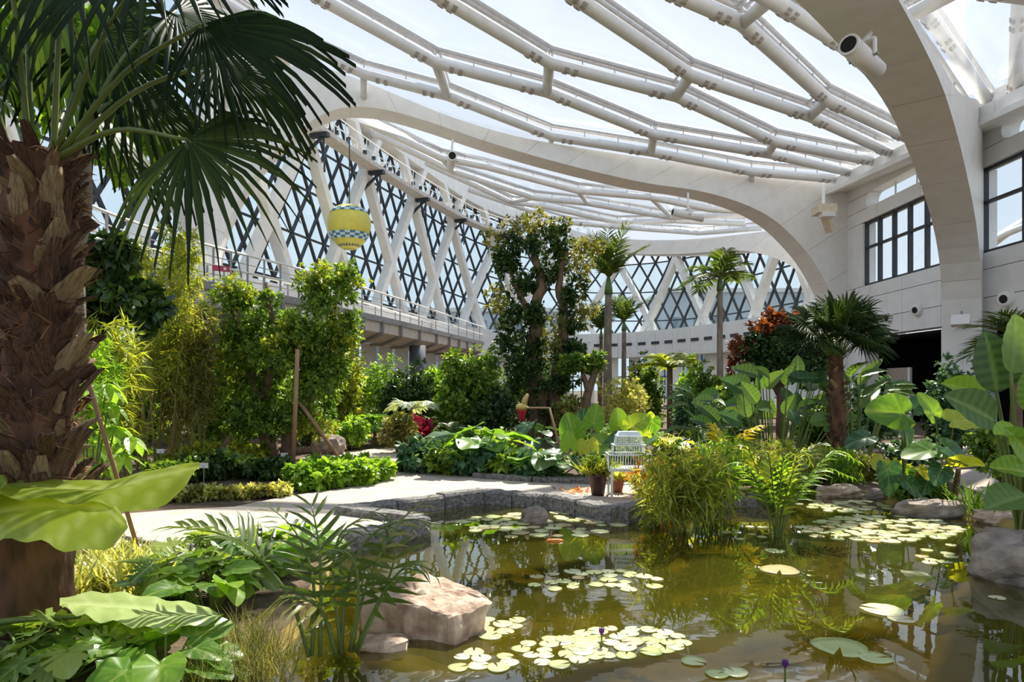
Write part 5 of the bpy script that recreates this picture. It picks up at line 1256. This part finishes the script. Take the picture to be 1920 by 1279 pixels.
# pond-side taro at the right
T7 = ear_plant('taro', 'pond-side taro with a great round lime leaf and spreading green leaves', gr(1690, 925), [(at(1690, 775, 9.6), 0.46, (-.95, 0, .12), (-.1, -.85, .4), 'g'), (at(1625, 820, 9.3), 0.30, (-.9, -.1, -.25), (0, -.5, .9), 'd'), (at(1665, 880, 9.0), 0.34, (.05, -.1, -1), (0, -.9, .35), 'd'), (at(1695, 800, 9.6), 0.27, (.2, -.3, -.9), (.4, -.8, .2), 'd'), (at(1715, 765, 10), 0.27, (.6, 0, .6), (0, -.6, .7), 'd'), (at(1700, 905, 9.0), 0.25, (.5, -.3, -.5), (0, -.6, .8), 'd'), (at(1655, 862, 9.2), 0.19, (-.4, -.2, -.2), (0, -.6, .8), 'y')])
T8 = ear_plant('taro', 'pond-side taro with yellowing torn leaves at the top', gr(1770, 930), [(at(1790, 790, 8.8), 0.34, (.8, 0, .1), (.0, -.55, .75), 'y'), (at(1750, 775, 9.2), 0.31, (-.3, 0, .6), (.1, -.7, .6), 'g'), (at(1745, 845, 8.9), 0.38, (-.9, -.1, -.1), (0, -.45, .9), 'g'), (at(1775, 840, 8.8), 0.31, (.5, -.2, -.3), (0, -.6, .8), 'd'), (at(1790, 868, 8.7), 0.31, (.8, -.2, .05), (0, .55, .85), 'y'), (at(1765, 880, 8.8), 0.24, (-.4, -.3, -.5), (0, -.7, .7), 'd'), (at(1740, 900, 9), 0.21, (-.3, -.3, -.4), (0, -.6, .8), 'd'), (at(1725, 880, 8.9), 0.16, (.2, -.2, -.3), (0, -.6, .8), 'y')])
for u0, v0, u1, v1 in ((1725, 930, 1722, 880), (1752, 935, 1756, 885), (1790, 930, 1797, 880)):
    a, b = gr(u0, v0), at(u1, v1, 9.0); MB().tube([a, a.lerp(b, .5), b], [.045, .04, .03], 8).build('old_stem', M_trunk2, T8, True)
# big paddle leaves at the right edge
bp = thing('paddle_plant', 'plant with very large upright green paddle leaves at the right photo edge', 'plant', gd(1905, 6.9))
for p, hd, nm, s in (((1868, 735, 6.7), (-.12, 0, 1), (-.1, -.95, .2), .62), ((1895, 700, 6.4), (.18, 0, 1), (.2, -.9, .2), .58), ((1865, 790, 6.5), (-.75, -.1, .42), (-.3, -.8, .5), .55), ((1850, 745, 6.9), (-.85, 0, .35), (-.2, -.7, .6), .45), ((1925, 770, 6.5), (.05, -.1, 1), (0, -.95, .2), .42), ((1920, 815, 6.3), (-.7, -.3, .1), (0, -.5, .85), .40), ((1935, 860, 6.2), (-.5, -.2, .5), (-.2, -.8, .4), .42), ((1925, 930, 6.2), (-.9, -.3, -.1), (0, -.5, .85), .5), ((1940, 890, 6.4), (-.8, -.1, .2), (0, -.6, .8), .45)):
    q = at(*p); stalk(bp, gd(1915, 6.9), q, .028, .016, .03); place('leaf', paddle('p' if s > .45 else 'g', int(p[0]) % 4, .36, .12), bp, frame(q, hd, nm, s))
# strappy shore plant and pond-side greens
for lab, u, v, n_, L_, m in (('strappy green lily clump on the shore beside the taro', 1825, 955, 60, .38, L_bright), ('strappy yellowish clump at the shore near the boulder', 1890, 965, 50, .28, L_yel), ('strappy clump under the pond-side taro', 1700, 940, 50, .3, L_mid), ('strappy clump before the low pinkish rock', 1600, 905, 60, .34, L_mid)):
    tuft('strap_leaf_plant', lab, gr(u, v), n_, L_, m, .3, None, cat='plant')
SP = ((1520, 895, 80, 60), (1570, 900, 90, 70), (1620, 898, 80, 50), (1680, 905, 70, 44), (1740, 915, 70, 40))
for i, (u, v, wp, hp) in enumerate(SP):
    bush('shore_plant', by_place('bushy yellow-green plant crowding the far shore', SP, i), u, 2048 / (v - HOR), wp, hp, (L_yel, L_bright, L_olive)[i % 3], 1500, .10, T_LANCE if i % 2 else T_OVAL, 'bushy plants on the far shore', cat='plant')
# white-silver fern, crimson plant, red ornament
bush('crimson_plant', 'small crimson-leaved plant beside the taro bed', 790, 16.5, 46, 62, L_red, 700, .17, T_OVAL, cat='plant')
cl('feathery fern in front of the climber tree', 1000, 872, 12, .3, .8, 'd', .5, 9, 'fern')
or_ = thing('carved_ornament', 'tall red and yellow painted ornament in front of the climber tree', 'ornament', gd(981, 14)); p = at(978, 795, 14); s14 = 14 / F
MB().tube([gd(979, 14), p], .03, 8).build('post', M_trunk2, or_, True)
MB().lathe([(.02, 0), (.06, .12), (.10, .26), (.115, .30)], 14, p).build('cup', mat('red_lacquer', (.42, .015, .03), .35), or_, True)
MB().lathe([(.12, .30), (.125, .36), (.10, .40), (.05, .42)], 14, p).build('rim', mat('yellow_lacquer', (.60, .42, .10), .4), or_, True)
MB().tube([p + V((.04, 0, .38)), p + V((.07, 0, .5)), p + V((.13, 0, .62))], [.07, .06, .03], 10).build('figure', mat('figure_paint', (.45, .25, .12), .5, vary=.6, scale=30, col2=(.6, .45, .12)), or_, True)
fr = thing('timber_frame', 'thin timber frame leaning behind the lime taro', 'frame', gd(1045, 13)); MB().tube([gd(1060, 13), at(1030, 765, 13)], .025, 6).build('pole', M_pole, fr, True); MB().tube([at(1030, 765, 13), at(985, 765, 13.2)], .02, 6).build('crossbar', M_pole, fr, True)

# ---- undergrowth
for lab, u, d, wp, hp, m, n_ in (('dark undergrowth at the feet of the paddle-leaf clump', 1430, 12.3, 150, 60, L_mid, 3200), ('mixed undergrowth below the fan palm trunk', 1545, 11.4, 110, 60, L_yel, 2600), ('olive undergrowth behind the yellow fern', 1350, 11.2, 110, 60, L_mid, 2400), ('leafy undergrowth behind the lime taro', 1130, 13.5, 130, 66, L_mid, 2600), ('green undergrowth behind the black bowl', 1265, 12.4, 110, 60, L_blue, 2400), ('undergrowth left of the carved ornament', 930, 14.5, 90, 60, L_mid, 2200), ('sunny undergrowth beside the little palm', 655, 16.5, 90, 70, L_bright, 2400), ('undergrowth under the pond-side taro', 1715, 9.4, 110, 46, L_mid, 2200), ('undergrowth at the wall foot beside the entrance', 1705, 13, 120, 60, L_blue, 2600)):
    bush('undergrowth_plant', lab, u, d, wp, hp, m, n_, .10, T_OVAL, cat='plant')
for lab, u, d, n_, L_, m, sd_ in (('fern with pale arching fronds under the walkway column', 745, 18.5, 13, 1.1, L_bright, 51), ('dark fern behind the crimson plant', 800, 18, 13, 1.0, L_palm2, 52), ('fern with spreading fronds below the tall dark shrub', 850, 16, 13, .8, L_palm2, 53), ('silvery fern spreading above the crimson plant', 770, 17.6, 9, .95, L_silver, 54), ('light fern beside the forked tree', 1130, 17, 11, .8, L_bright, 55), ('fern behind the low strappy-leaved plant', 1290, 15, 11, .8, L_palm2, 56)):
    b = gd(u, d); feather_palm('garden_fern', lab, b, b + V((0, 0, .35 if sd_ != 54 else .95)), .05, .04, n_, L_, .3, m, None, M_trunk2, elev=(.2, 1.1), seed=sd_, droop=.55, wd=.07)['category'] = 'fern'

# ================================================================== POND PLANTS
def reeds(name, label, u, v, n_, hpx, wpx, m, lsz, seed, leafn=60, m2=None, z=WZ, tm=T_LANCE, cat='plant', d=None):
    r = random.Random(seed); base = gr(u, v, z) if d is None else gd(u, d, z); d = base.y; t = thing(name, label, cat, base + V((0, 0, -.15))); bl, bl2 = [], []
    for k in range(n_):
        b = base + V((r.uniform(-.3, .3) * wpx * d / F, r.uniform(-.12, .12), -.15)); tp = b + V((r.uniform(-.55, .55) * wpx * d / F, r.uniform(-.2, .2), hpx * d / F * r.uniform(.6, 1) + .15))
        MB().tube([b, b.lerp(tp, .5) + V((r.uniform(-.03, .03), 0, 0)), tp], [.011, .009, .004], 5).build('stem', m2 or M_stem, t, True)
        for f_ in (.5, .62, .74, .86, .98): bl.append((b.lerp(tp, f_), (.12, .12, .09)))
    foliage(t, m, bl, int(n_ * leafn * .75), lsz, tm, droop=.5, shell=.05, lump=.6); return t
L_reed = leafmat('leaf_reed', [(.10, .14, .02), (.22, .26, .035), (.40, .38, .07), (.55, .48, .18)], trans=.4)
reeds('pond_reed', 'thick clump of yellow-green reeds standing in the pond centre', 1285, 1000, 14, 150, 130, L_reed, .15, 1, 13)
reeds('pond_reed', 'clump of reeds right behind the thick pond clump', 1345, 985, 9, 165, 100, L_bright, .15, 2, 14)
reeds('pond_reed', 'few tall reeds with golden leaves in the pond clump', 1310, 1005, 7, 170, 140, L_yel, .15, 14, 13)
reeds('orange_reed', 'reeds with orange-red leaves next to the birdcage', 1245, 960, 9, 95, 75, L_orange, .13, 3, 26)
reeds('pond_reed', 'sparse reeds with yellow leaves at the curb corner', 1225, 985, 6, 90, 40, L_yel, .12, 4, 22)
pf = thing('pond_fern', 'fan of leafy stems growing from one spot in open water', 'plant', gr(1455, 1006, WZ) + V((0, 0, -.15))); b0 = gr(1455, 1006, WZ) + V((0, 0, -.15)); d0 = b0.y
for i, (u, v) in enumerate(((1395, 870), (1420, 835), (1440, 850), (1468, 860), (1500, 850), (1530, 835), (1560, 850), (1485, 900), (1425, 905), (1540, 880), (1400, 840))):
    tp = at(u, v, d0 + rng.uniform(-.4, .4)); mid = b0.lerp(tp, .5) + V(((tp.x - b0.x) * -.12, 0, .06)); pth = curve([b0 + V((rng.uniform(-.04, .04), 0, 0)), mid, tp, tp + V(((tp.x - b0.x) * .5, 0, -.08))], 5)
    frond(pf, (L_bright, L_yel, L_palm2)[i % 3], pth, .22, 24, .10, .012, stem=M_stem, seed=200 + i, start=.42, vee=.25, droop=.25)
yf = thing('yellow_fern', 'fern with broad golden-yellow arching fronds above the pond', 'plant', gd(1365, 9.6, .25))
for i, p in enumerate(([(1365, 892, 9.6), (1345, 850, 9.5), (1320, 835, 9.3), (1290, 850, 9.2)], [(1368, 892, 9.6), (1380, 840, 9.6), (1395, 812, 9.5), (1420, 800, 9.4)], [(1365, 892, 9.6), (1325, 860, 9.6), (1290, 840, 9.7)], [(1370, 892, 9.5), (1360, 860, 9.2), (1345, 865, 9.0), (1330, 890, 8.9)], [(1372, 892, 9.5), (1410, 850, 9.3), (1440, 850, 9.1), (1465, 880, 9.0)], [(1366, 892, 9.6), (1352, 830, 9.8), (1340, 800, 9.9)])):
    frond(yf, leafmat('leaf_golden', [(.30, .22, .015), (.50, .40, .02), (.55, .48, .06), (.38, .40, .04)], trans=.45), curve([at(*q) for q in p], 5), .26, 18, .13, .012, seed=300 + i, start=.2, vee=.1, droop=.2)
pl_ = thing('planter_box', 'low dark stone planter holding the yellow fern', 'planter', gd(1365, 9.6)); c = gd(1365, 9.6)
MB().box((c.x - .55, c.y - .25, -.12), (c.x + .55, c.y + .35, .10)).build('body', M_curb, pl_); MB().box((c.x - .5, c.y - .2, .10), (c.x + .5, c.y + .3, .12)).build('soil', M_soil, pl_)
reeds('shore_reed', 'leafy pale reeds behind the pond fern', 1480, 912, 10, 80, 110, L_reed, .15, 8, 34, z=0)
reeds('shore_reed', 'leafy reeds between planter and taro on the far shore', 1545, 905, 9, 70, 90, L_bright, .14, 9, 34, z=0)
reeds('shore_reed', 'tangled reeds at the back edge of the pond', 1410, 895, 9, 70, 90, L_olive, .14, 10, 34, z=0)
# ---- lily pads
L_pad = leafmat('lily_pad', [(.42, .46, .18), (.58, .60, .30), (.72, .70, .45), (.50, .52, .22)], trans=.1, rough=.25, spec=.7, src='obj')  # pale green pads, colours lightened further to paint in sun glint
L_pad2 = leafmat('lily_pad_brown', [(.50, .38, .18), (.62, .55, .34), (.40, .34, .14)], trans=.1, rough=.25, spec=.7, src='obj')
def pad_mesh(seed, m):
    r = random.Random(seed); n_ = 20; vs_ = [(0, 0, .008)]; fs = []
    for q in (.6, 1.0):
        for k in range(n_ + 1):
            a = .16 + (2 * PI - .32) * k / n_; rr = q * (1 + .05 * math.sin(3 * a + seed)); vs_.append((rr * math.cos(a), rr * math.sin(a), .008 + (.05 * r.uniform(-.2, 1) if q == 1 else 0)))
    for v_ in list(vs_): vs_.append((v_[0] * .98, v_[1] * .98, v_[2] - .03))
    h = 2 * (n_ + 1) + 1
    for k in range(n_):
        fs.append((0, 1 + k, 2 + k)); a = 1 + k; b = 1 + n_ + 1 + k; fs.append((a, b, b + 1, a + 1)); fs.append((b, h + b, h + b + 1, b + 1))
    return mesh('lily_pad', vs_, fs, m, True)
PM = [pad_mesh(i, L_pad if i < 4 else L_pad2) for i in range(6)]
rp_ = random.Random(21)
def pads(label, group, n_, cu, cv, su, sv, r0, r1, brown=.1, gap=.75):
    done = []; tries = 0
    while len(done) < n_ and tries < n_ * 60:
        tries += 1; a = rp_.uniform(0, 2 * PI); q = math.sqrt(rp_.random()); u, v = cu + su * q * math.cos(a), cv + sv * q * math.sin(a); p = gr(u, v, WZ); rd = rp_.uniform(r0, r1)
        if any((p - x).length < (rd + y) * gap for x, y in done): continue
        done.append((p, rd)); o = place('lily_pad', PM[rp_.randrange(4) if rp_.random() > brown else 4 + rp_.randrange(2)], None, Matrix.Translation(p + V((0, 0, .004 + .003 * rp_.random()))) @ Matrix.Rotation(rp_.uniform(0, 6.28), 4, 'Z') @ Matrix.Diagonal((rd, rd, rd * .6, 1)))
        tag(o, label, 'lily pad', group)
pads('pale green lily pad in the dense patch before the glazing reflection', 'dense near pads', 34, 1170, 1205, 120, 26, .05, .085)
pads('pale lily pad in the loose patch below the dense one', 'loose near pads', 16, 1050, 1222, 75, 26, .05, .075)
pads('small pale pad at the bottom left of the pond', 'pads near the bottom', 8, 905, 1245, 50, 24, .05, .07)
pads('brownish pad drifting off the sandstone slab tip', 'pads by the slab', 12, 925, 1178, 50, 16, .05, .09, .6)
pads('small pale pad in the middle of the pond', 'middle pads', 26, 1120, 1090, 130, 20, .05, .08)
pads('small pad in front of the long curb', 'pads before the curb', 52, 1010, 985, 150, 24, .06, .11, .4)
pads('small pale pad in the far patch before the shore rocks', 'pads before the shore rocks', 80, 1650, 992, 150, 24, .06, .11, .2)
pads('green pad under the far-shore taro', 'pads under the taro', 26, 1580, 950, 90, 12, .06, .11, .1)
pads('lily pad lying near the big boulder', 'pads near the boulder', 12, 1790, 1040, 70, 26, .05, .08, .2)
pads('single pad between the reeds and the pond fern', 'pads by the fern', 7, 1400, 1000, 60, 14, .05, .08)
for u, v, rd, lab, k in ((1300, 1241, .075, 'round pale pad alone right of the dense patch', 1), (1345, 1265, .07, 'pale pad at the bottom edge beside its twin', 2), (1378, 1262, .075, 'rightmost of two touching pads at the bottom edge', 0), (1452, 1034, .10, 'flat pale pad below the pond fern', 3), (970, 1164, .06, 'single pad floating between slab and dense patch', 1), (1462, 1070, .17, 'large orange-brown pad with a bleached middle', 5), (1575, 1215, .17, 'largest bleached pad near the bottom of the pond', 0), (1640, 1235, .10, 'curled bleached pad beside the largest one', 3), (1655, 1145, .15, 'broad whitish pad in front of the wall reflection', 1), (1690, 1162, .09, 'pinkish pad touching the broad whitish one', 4), (1870, 1122, .06, 'small orange pad near the boulder base', 5)):
    p = gr(u, v, WZ); tag(place('lily_pad', PM[k], None, Matrix.Translation(p + V((0, 0, .007))) @ Matrix.Rotation(u, 4, 'Z') @ Matrix.Diagonal((rd, rd, rd * .5, 1))), lab, 'lily pad')
for u, v, lab in ((1128, 1212, 'small purple water lily bud in the near pads'), (1472, 1276, 'purple water lily bud at the bottom edge')):
    p = gr(u, v, WZ); t = thing('water_lily', lab, 'flower', p); MB().tube([p + V((0, 0, -.1)), p + V((0, 0, .07))], .006, 6).build('stem', M_stem, t)
    mp_ = mat('purple_petal', (.16, .03, .22), .5); pm = mesh('petal', [(0, 0, 0), (-.012, .03, .004), (.012, .03, .004), (0, .06, 0)], [(0, 2, 3, 1)], mp_)
    for k in range(9): q = 2 * PI * k / 9; place('petal', pm, t, frame(p + V((0, 0, .065)), V((math.cos(q) * .35, math.sin(q) * .35, 1)), V((math.cos(q), math.sin(q), 0))))
p = gr(1040, 1015, WZ); ko = rock('koi_back', 'orange fish back breaking the surface among far pads', p, (.09, .03, .025), mat('koi_orange', (.60, .16, .01), .3), 3); ko['category'] = 'fish'

# ================================================================== OBJECTS
# ---- hot-air balloon model hanging from the catwalk
DB = 32.0; bc = at(655, 427, DB); s16 = DB / F; bl_ = thing('toy_balloon', 'yellow hot-air balloon model with blue chequered bands hanging below the catwalk', 'balloon', bc)
prof = [(2, -41), (9, -41), (16, -38), (25, -30), (33, -18), (38.5, -4), (40, 8), (38, 20), (32, 31), (22, 38.5), (10, 42), (2, 42.5)]
def brad(z):
    for (r0, z0), (r1, z1) in zip(prof, prof[1:]):
        if z0 <= z <= z1 and z1 > z0: return r0 + (r1 - r0) * (z - z0) / (z1 - z0)
    return 5
pc = [(p.x * s16, p.y * s16) for p in curve([(a, b, 0) for a, b in prof], 4)]
MB().lathe(pc, 36, bc).build('envelope', mat('balloon_yellow', (.62, .56, .09), .5, vary=.08, scale=3), bl_, True)
M_b1, M_b2 = mat('balloon_blue', (.04, .17, .30), .5), mat('balloon_pale', (.55, .66, .60), .5)
for za, rows in ((-24, 3), (26, 2)):
    for rw in range(rows):
        for k in range(24):
            z0, z1 = za + rw * 4, za + rw * 4 + 4; mb = MB()
            for z in (z0, z1):
                for a in (k, k + 1): q = 2 * PI * a / 24; rr = (brad(z) + 1.6) * s16; mb.v.append(bc + V((rr * math.cos(q), rr * math.sin(q), z * s16)))
            mb.f = [(0, 1, 3, 2)]; mb.build('check', M_b1 if (k + rw) % 2 else M_b2, bl_)
MB().lathe([((brad(z) + .6) * s16, z * s16) for z in (-41, -39, -36, -33)], 24, bc).build('bottom_cap', mat('balloon_navy', (.02, .05, .12), .5), bl_, True)
MB().tube([bc + V((0, 0, 42 * s16)), V((bc.x, bc.y, ZC - .2))], .03, 5).build('cable', M_dark, bl_)
# ---- tubular projectors and wall nozzles
def projector(label, a, b, r_, hang, lens=True):
    a, b = V(a), V(b); t = thing('tube_projector', label, 'projector', a.lerp(b, .5)); ax = (b - a).normalized()
    MB().tube([a + ax * .02, a.lerp(b, .62), a.lerp(b, .64), b], [r_, r_, r_ * .93, r_ * .93], 20).build('barrel', M_white, t, True)
    MB().tube([a - ax * .02, a + ax * .03], [r_ * 1.06, r_ * 1.06], 20).build('collar', M_white, t)
    MB().tube([a - ax * .026, a - ax * .02], r_ * .8, 20).build('lens', M_black, t)
    m_ = a.lerp(b, .5); sd_ = ax.cross(V((0, 0, 1))).normalized() * r_ * 1.12
    for s in (-1, 1):
        MB().bar(m_ + sd_ * s, m_ + sd_ * s + V((0, 0, r_ * 1.7)), r_ * .5, .03, sd_).build('bracket_arm', M_white, t)
        MB().tube([m_ + sd_ * s * .95, m_ + sd_ * s * 1.3], r_ * .16, 8).build('pivot_knob', M_grey, t)
    MB().bar(m_ - sd_ + V((0, 0, r_ * 1.7)), m_ + sd_ + V((0, 0, r_ * 1.7)), r_ * .5, .03).build('yoke', M_white, t)
    MB().tube([m_ + V((0, 0, r_ * 1.7)), V(hang)], r_ * .25, 8).build('hanger', M_white, t); return t
projector('white tube projector hanging under the wide overhead rib', at(1592, 84, 9.9), at(1645, 132, 10.5), .145, at(1632, 62, 11.0))
projector('white tube projector under the long rib facing the camera', at(848, 292, 25.5), at(845, 312, 27.4), .17, at(849, 262, 26.6))
projector('white tube projector lying sideways under the long rib', at(1262, 398, 28.6), at(1318, 410, 28.8), .16, at(1290, 362, 29))
wl = thing('wall_floodlight', 'cream floodlight on an arm high on the core rib', 'lamp', at(1545, 395, 29.5)); c = at(1545, 398, 29.8)
MB().bar(at(1544, 350, 30.6), at(1544, 386, 30.2), .12, .12).build('arm', M_white, wl); MB().box(c + V((-.45, -.5, -.12)), c + V((.35, .3, .25))).build('housing', mat('cream_lamp', (.72, .60, .45), .5), wl); MB().box(c + V((-.3, -.55, -.3)), c + V((.25, -.1, -.1))).build('shade', M_white, wl); MB().bar(c + V((.1, .1, -.1)), c + V((.5, .5, -.7)), .3, .35).build('mount', mat('cream_lamp', (.72, .60, .45)), wl)
def nozzle(label, u, v, r_):
    d = X0 * F / (u - 960); c = at(u, v, d); t = thing('air_nozzle', label, 'air nozzle', c); ax = V((-1, -.35, -.12)).normalized()
    MB().tube([c + V((-.01, 0, 0)), c + ax * r_ * .9, c + ax * r_ * 1.0], [r_ * 1.25, r_ * 1.1, r_ * .95], 22).build('ring', M_white, t, True)
    MB().tube([c + ax * r_ * .98, c + ax * r_ * 1.03], r_ * .62, 20).build('opening', M_black, t)
    MB().tube([c + V((-.004, 0, 0)), c + V((-.04, 0, 0))], r_ * 1.45, 22).build('flange', M_wall, t); return t
nozzle('round white air nozzle above the dark entrance', 1722, 581, .20); nozzle('round white air nozzle at the right photo edge', 1890, 560, .22); nozzle('round white air nozzle half hidden by the fan palm crown', 1668, 596, .18)
c = at(1802, 602, 22.3); bx_ = thing('speaker_box', 'wedge-shaped white box fixed on the wall pillar', 'speaker', c); mb = MB(); e_ = V((-EB.y, EB.x, 0)); f_ = V((EB.x, EB.y, 0))
for k in (-1, 1):
    for o_, z in ((0, .22), (.12, .2), (.32, -.12), (0, -.2)): mb.v.append(c + e_ * k * .26 + f_ * o_ + V((0, 0, z)))
mb.f = [(0, 1, 2, 3), (7, 6, 5, 4), (0, 4, 5, 1), (1, 5, 6, 2), (2, 6, 7, 3), (3, 7, 4, 0)]; mb.build('case', M_white, bx_)
MB().tube([c + V((.0, 0, .2)) - f_ * .1, c + V((0, 0, .33)) - f_ * .15], .03, 6).build('bracket', M_grey, bx_)
# ---- white birdcage on a stand
gc = gr(1178, 930, .02); M_cage = mat('cage_paint', (.72, .76, .72), .5); cg = thing('birdcage', 'white tiered wire birdcage on a stand at the pond curb', 'birdcage', gc); k9 = gc.y / F
def tier(w_, z0, z1, nb, name, taper=1.0):
    hw, o_ = w_ / 2, MB()
    for i in range(nb + 1):
        t = -1 + 2 * i / nb
        for (x, y) in ((t, -1), (t, 1), (-1, t), (1, t)): o_.bar(gc + V((x * hw, y * hw * .7, z0)), gc + V((x * hw * taper, y * hw * .7 * taper, z1)), .006, .006)
    b = o_.build(name, M_cage, cg)
    for z, f2 in ((z0, 1), (z1, taper)):
        h = hw * f2; q = [gc + V((sx_ * h, sy * h * .7, z)) for sx_, sy in ((-1, -1), (1, -1), (1, 1), (-1, 1))]; mb = MB()
        for x, y in zip(q, q[1:] + q[:1]): mb.bar(x, y, .016, .016)
        mb.build('tier_ring', M_cage, b)
zt = lambda v: (925 - v) * k9
tier(78 * k9, zt(872), zt(846), 16, 'lower_bars'); tier(58 * k9, zt(846), zt(829), 13, 'middle_bars'); tier(50 * k9, zt(829), zt(812), 11, 'upper_bars', .88)
hw = 25 * k9
for i in range(5): MB().bar(gc + V((-hw, -hw * .7, zt(829 - i * 4))), gc + V((hw, -hw * .7, zt(829 - i * 4))), .012, .01).build('roof_slat', M_cage, cg)
mb = MB(); h2 = 22 * k9; z0, z1 = zt(812), zt(804); q = [(-1, -1), (1, -1), (1, 1), (-1, 1)]
mb.v = [gc + V((a * h2, b * h2 * .7, z0)) for a, b in q] + [gc + V((a * h2 * .8, b * h2 * .5, z1)) for a, b in q]; mb.f = [(0, 3, 2, 1), (4, 5, 6, 7), (0, 1, 5, 4), (1, 2, 6, 5), (2, 3, 7, 6), (3, 0, 4, 7)]; mb.build('roof_cap', M_cage, cg)
MB().box(gc + V((-39 * k9, -27 * k9, zt(876))), gc + V((39 * k9, 27 * k9, zt(872)))).build('tray', M_cage, cg)
for a, b in q: MB().bar(gc + V((a * 34 * k9, b * 22 * k9, 0)), gc + V((a * 34 * k9, b * 22 * k9, zt(874))), .03, .03).build('leg', M_cage, cg)
# ---- pots
def pot(label, c, r_, h, m, plant=None):
    t = thing('flower_pot', label, 'pot', c); MB().lathe([(r_ * .66, 0), (r_ * .8, h * .4), (r_ * .96, h * .88), (r_ * 1.06, h * .88), (r_ * 1.06, h), (r_ * .9, h), (r_ * .88, h * .9)], 22, c).build('body', m, t, True)
    MB().lathe([(.001, h * .86), (r_ * .9, h * .87)], 16, c).build('soil', M_soil, t); return t
M_pd, M_pt = mat('dark_pot', (.05, .022, .016), .45), mat('terracotta', (.33, .12, .06), .8)
pc_ = gr(1121, 928, .02); pot('dark brown flower pot left of the birdcage', pc_, .135, .30, M_pd)
t = tuft('pot_plant', 'feathery green plant growing in the dark brown pot', pc_ + V((0, 0, .28)), 170, .30, L_yel, .2, None, T_LANCE, 'plant'); foliage(t, L_mid, [(pc_ + V((-.02, 0, .46)), (.22, .2, .13))], 500, .09, T_LANCE)
pc_ = gr(1158, 922, .02); pot('small terracotta pot under the birdcage', pc_, .10, .17, M_pt); tuft('pot_plant', 'pale dry plant in the terracotta pot', pc_ + V((0, 0, .16)), 60, .22, L_vary, .12, None, T_LANCE, 'plant')
pc_ = gr(1200, 925, .02); pot('terracotta pot between birdcage and orange reeds', pc_, .09, .15, M_pt); tuft('pot_plant', 'rusty orange plant in the pot beside the birdcage', pc_ + V((0, 0, .14)), 80, .26, L_orange, .14, None, T_LANCE, 'plant')
pc_ = gd(1252, 10.6, .38); t = pot('wide black bowl planter behind the orange reeds', pc_, .24, .16, M_black); MB().lathe([(.2, -.38), (.14, -.2), (.12, 0)], 16, pc_).build('pedestal', M_curb, t)
rosette('caladium', 'white-veined caladium in the black bowl planter', pc_ + V((0, 0, .14)), 12, .24, .30, 'gyd', .26, None, 'plant', .5, 77); tuft('bowl_grass', 'creamy grass-like plant rising from the black bowl', pc_ + V((.05, 0, .14)), 50, .36, L_vary, .2, None, T_BLADE, 'plant')
# ---- plant labels
for u, v, vb, lab in ((301, 846, 885, 'white plant label on a stick in front of the bamboo'), (382, 873, 925, 'white plant label on a stick near the big leaf tip'), (533, 853, 880, 'small white plant label under the staked tree')):
    b_ = gr(u, vb); t = thing('plant_label', lab, 'label', b_); p = at(u, v, b_.y); MB().tube([b_, p], .007, 5).build('stick', M_grey, t); MB().bar(p + V((-.065, 0, 0)), p + V((.065, 0, 0)), .01, .075).build('plate', mat('label_white', (.75, .75, .76), .5), t)
# ---- leaf litter on the platform
tuft('dry_leaves', 'small heap of dry leaves on the paving by the dark pot', gr(1085, 922, .02), 40, .10, L_orange, .35, None, T_RHOMB, 'leaf litter', 2.5)
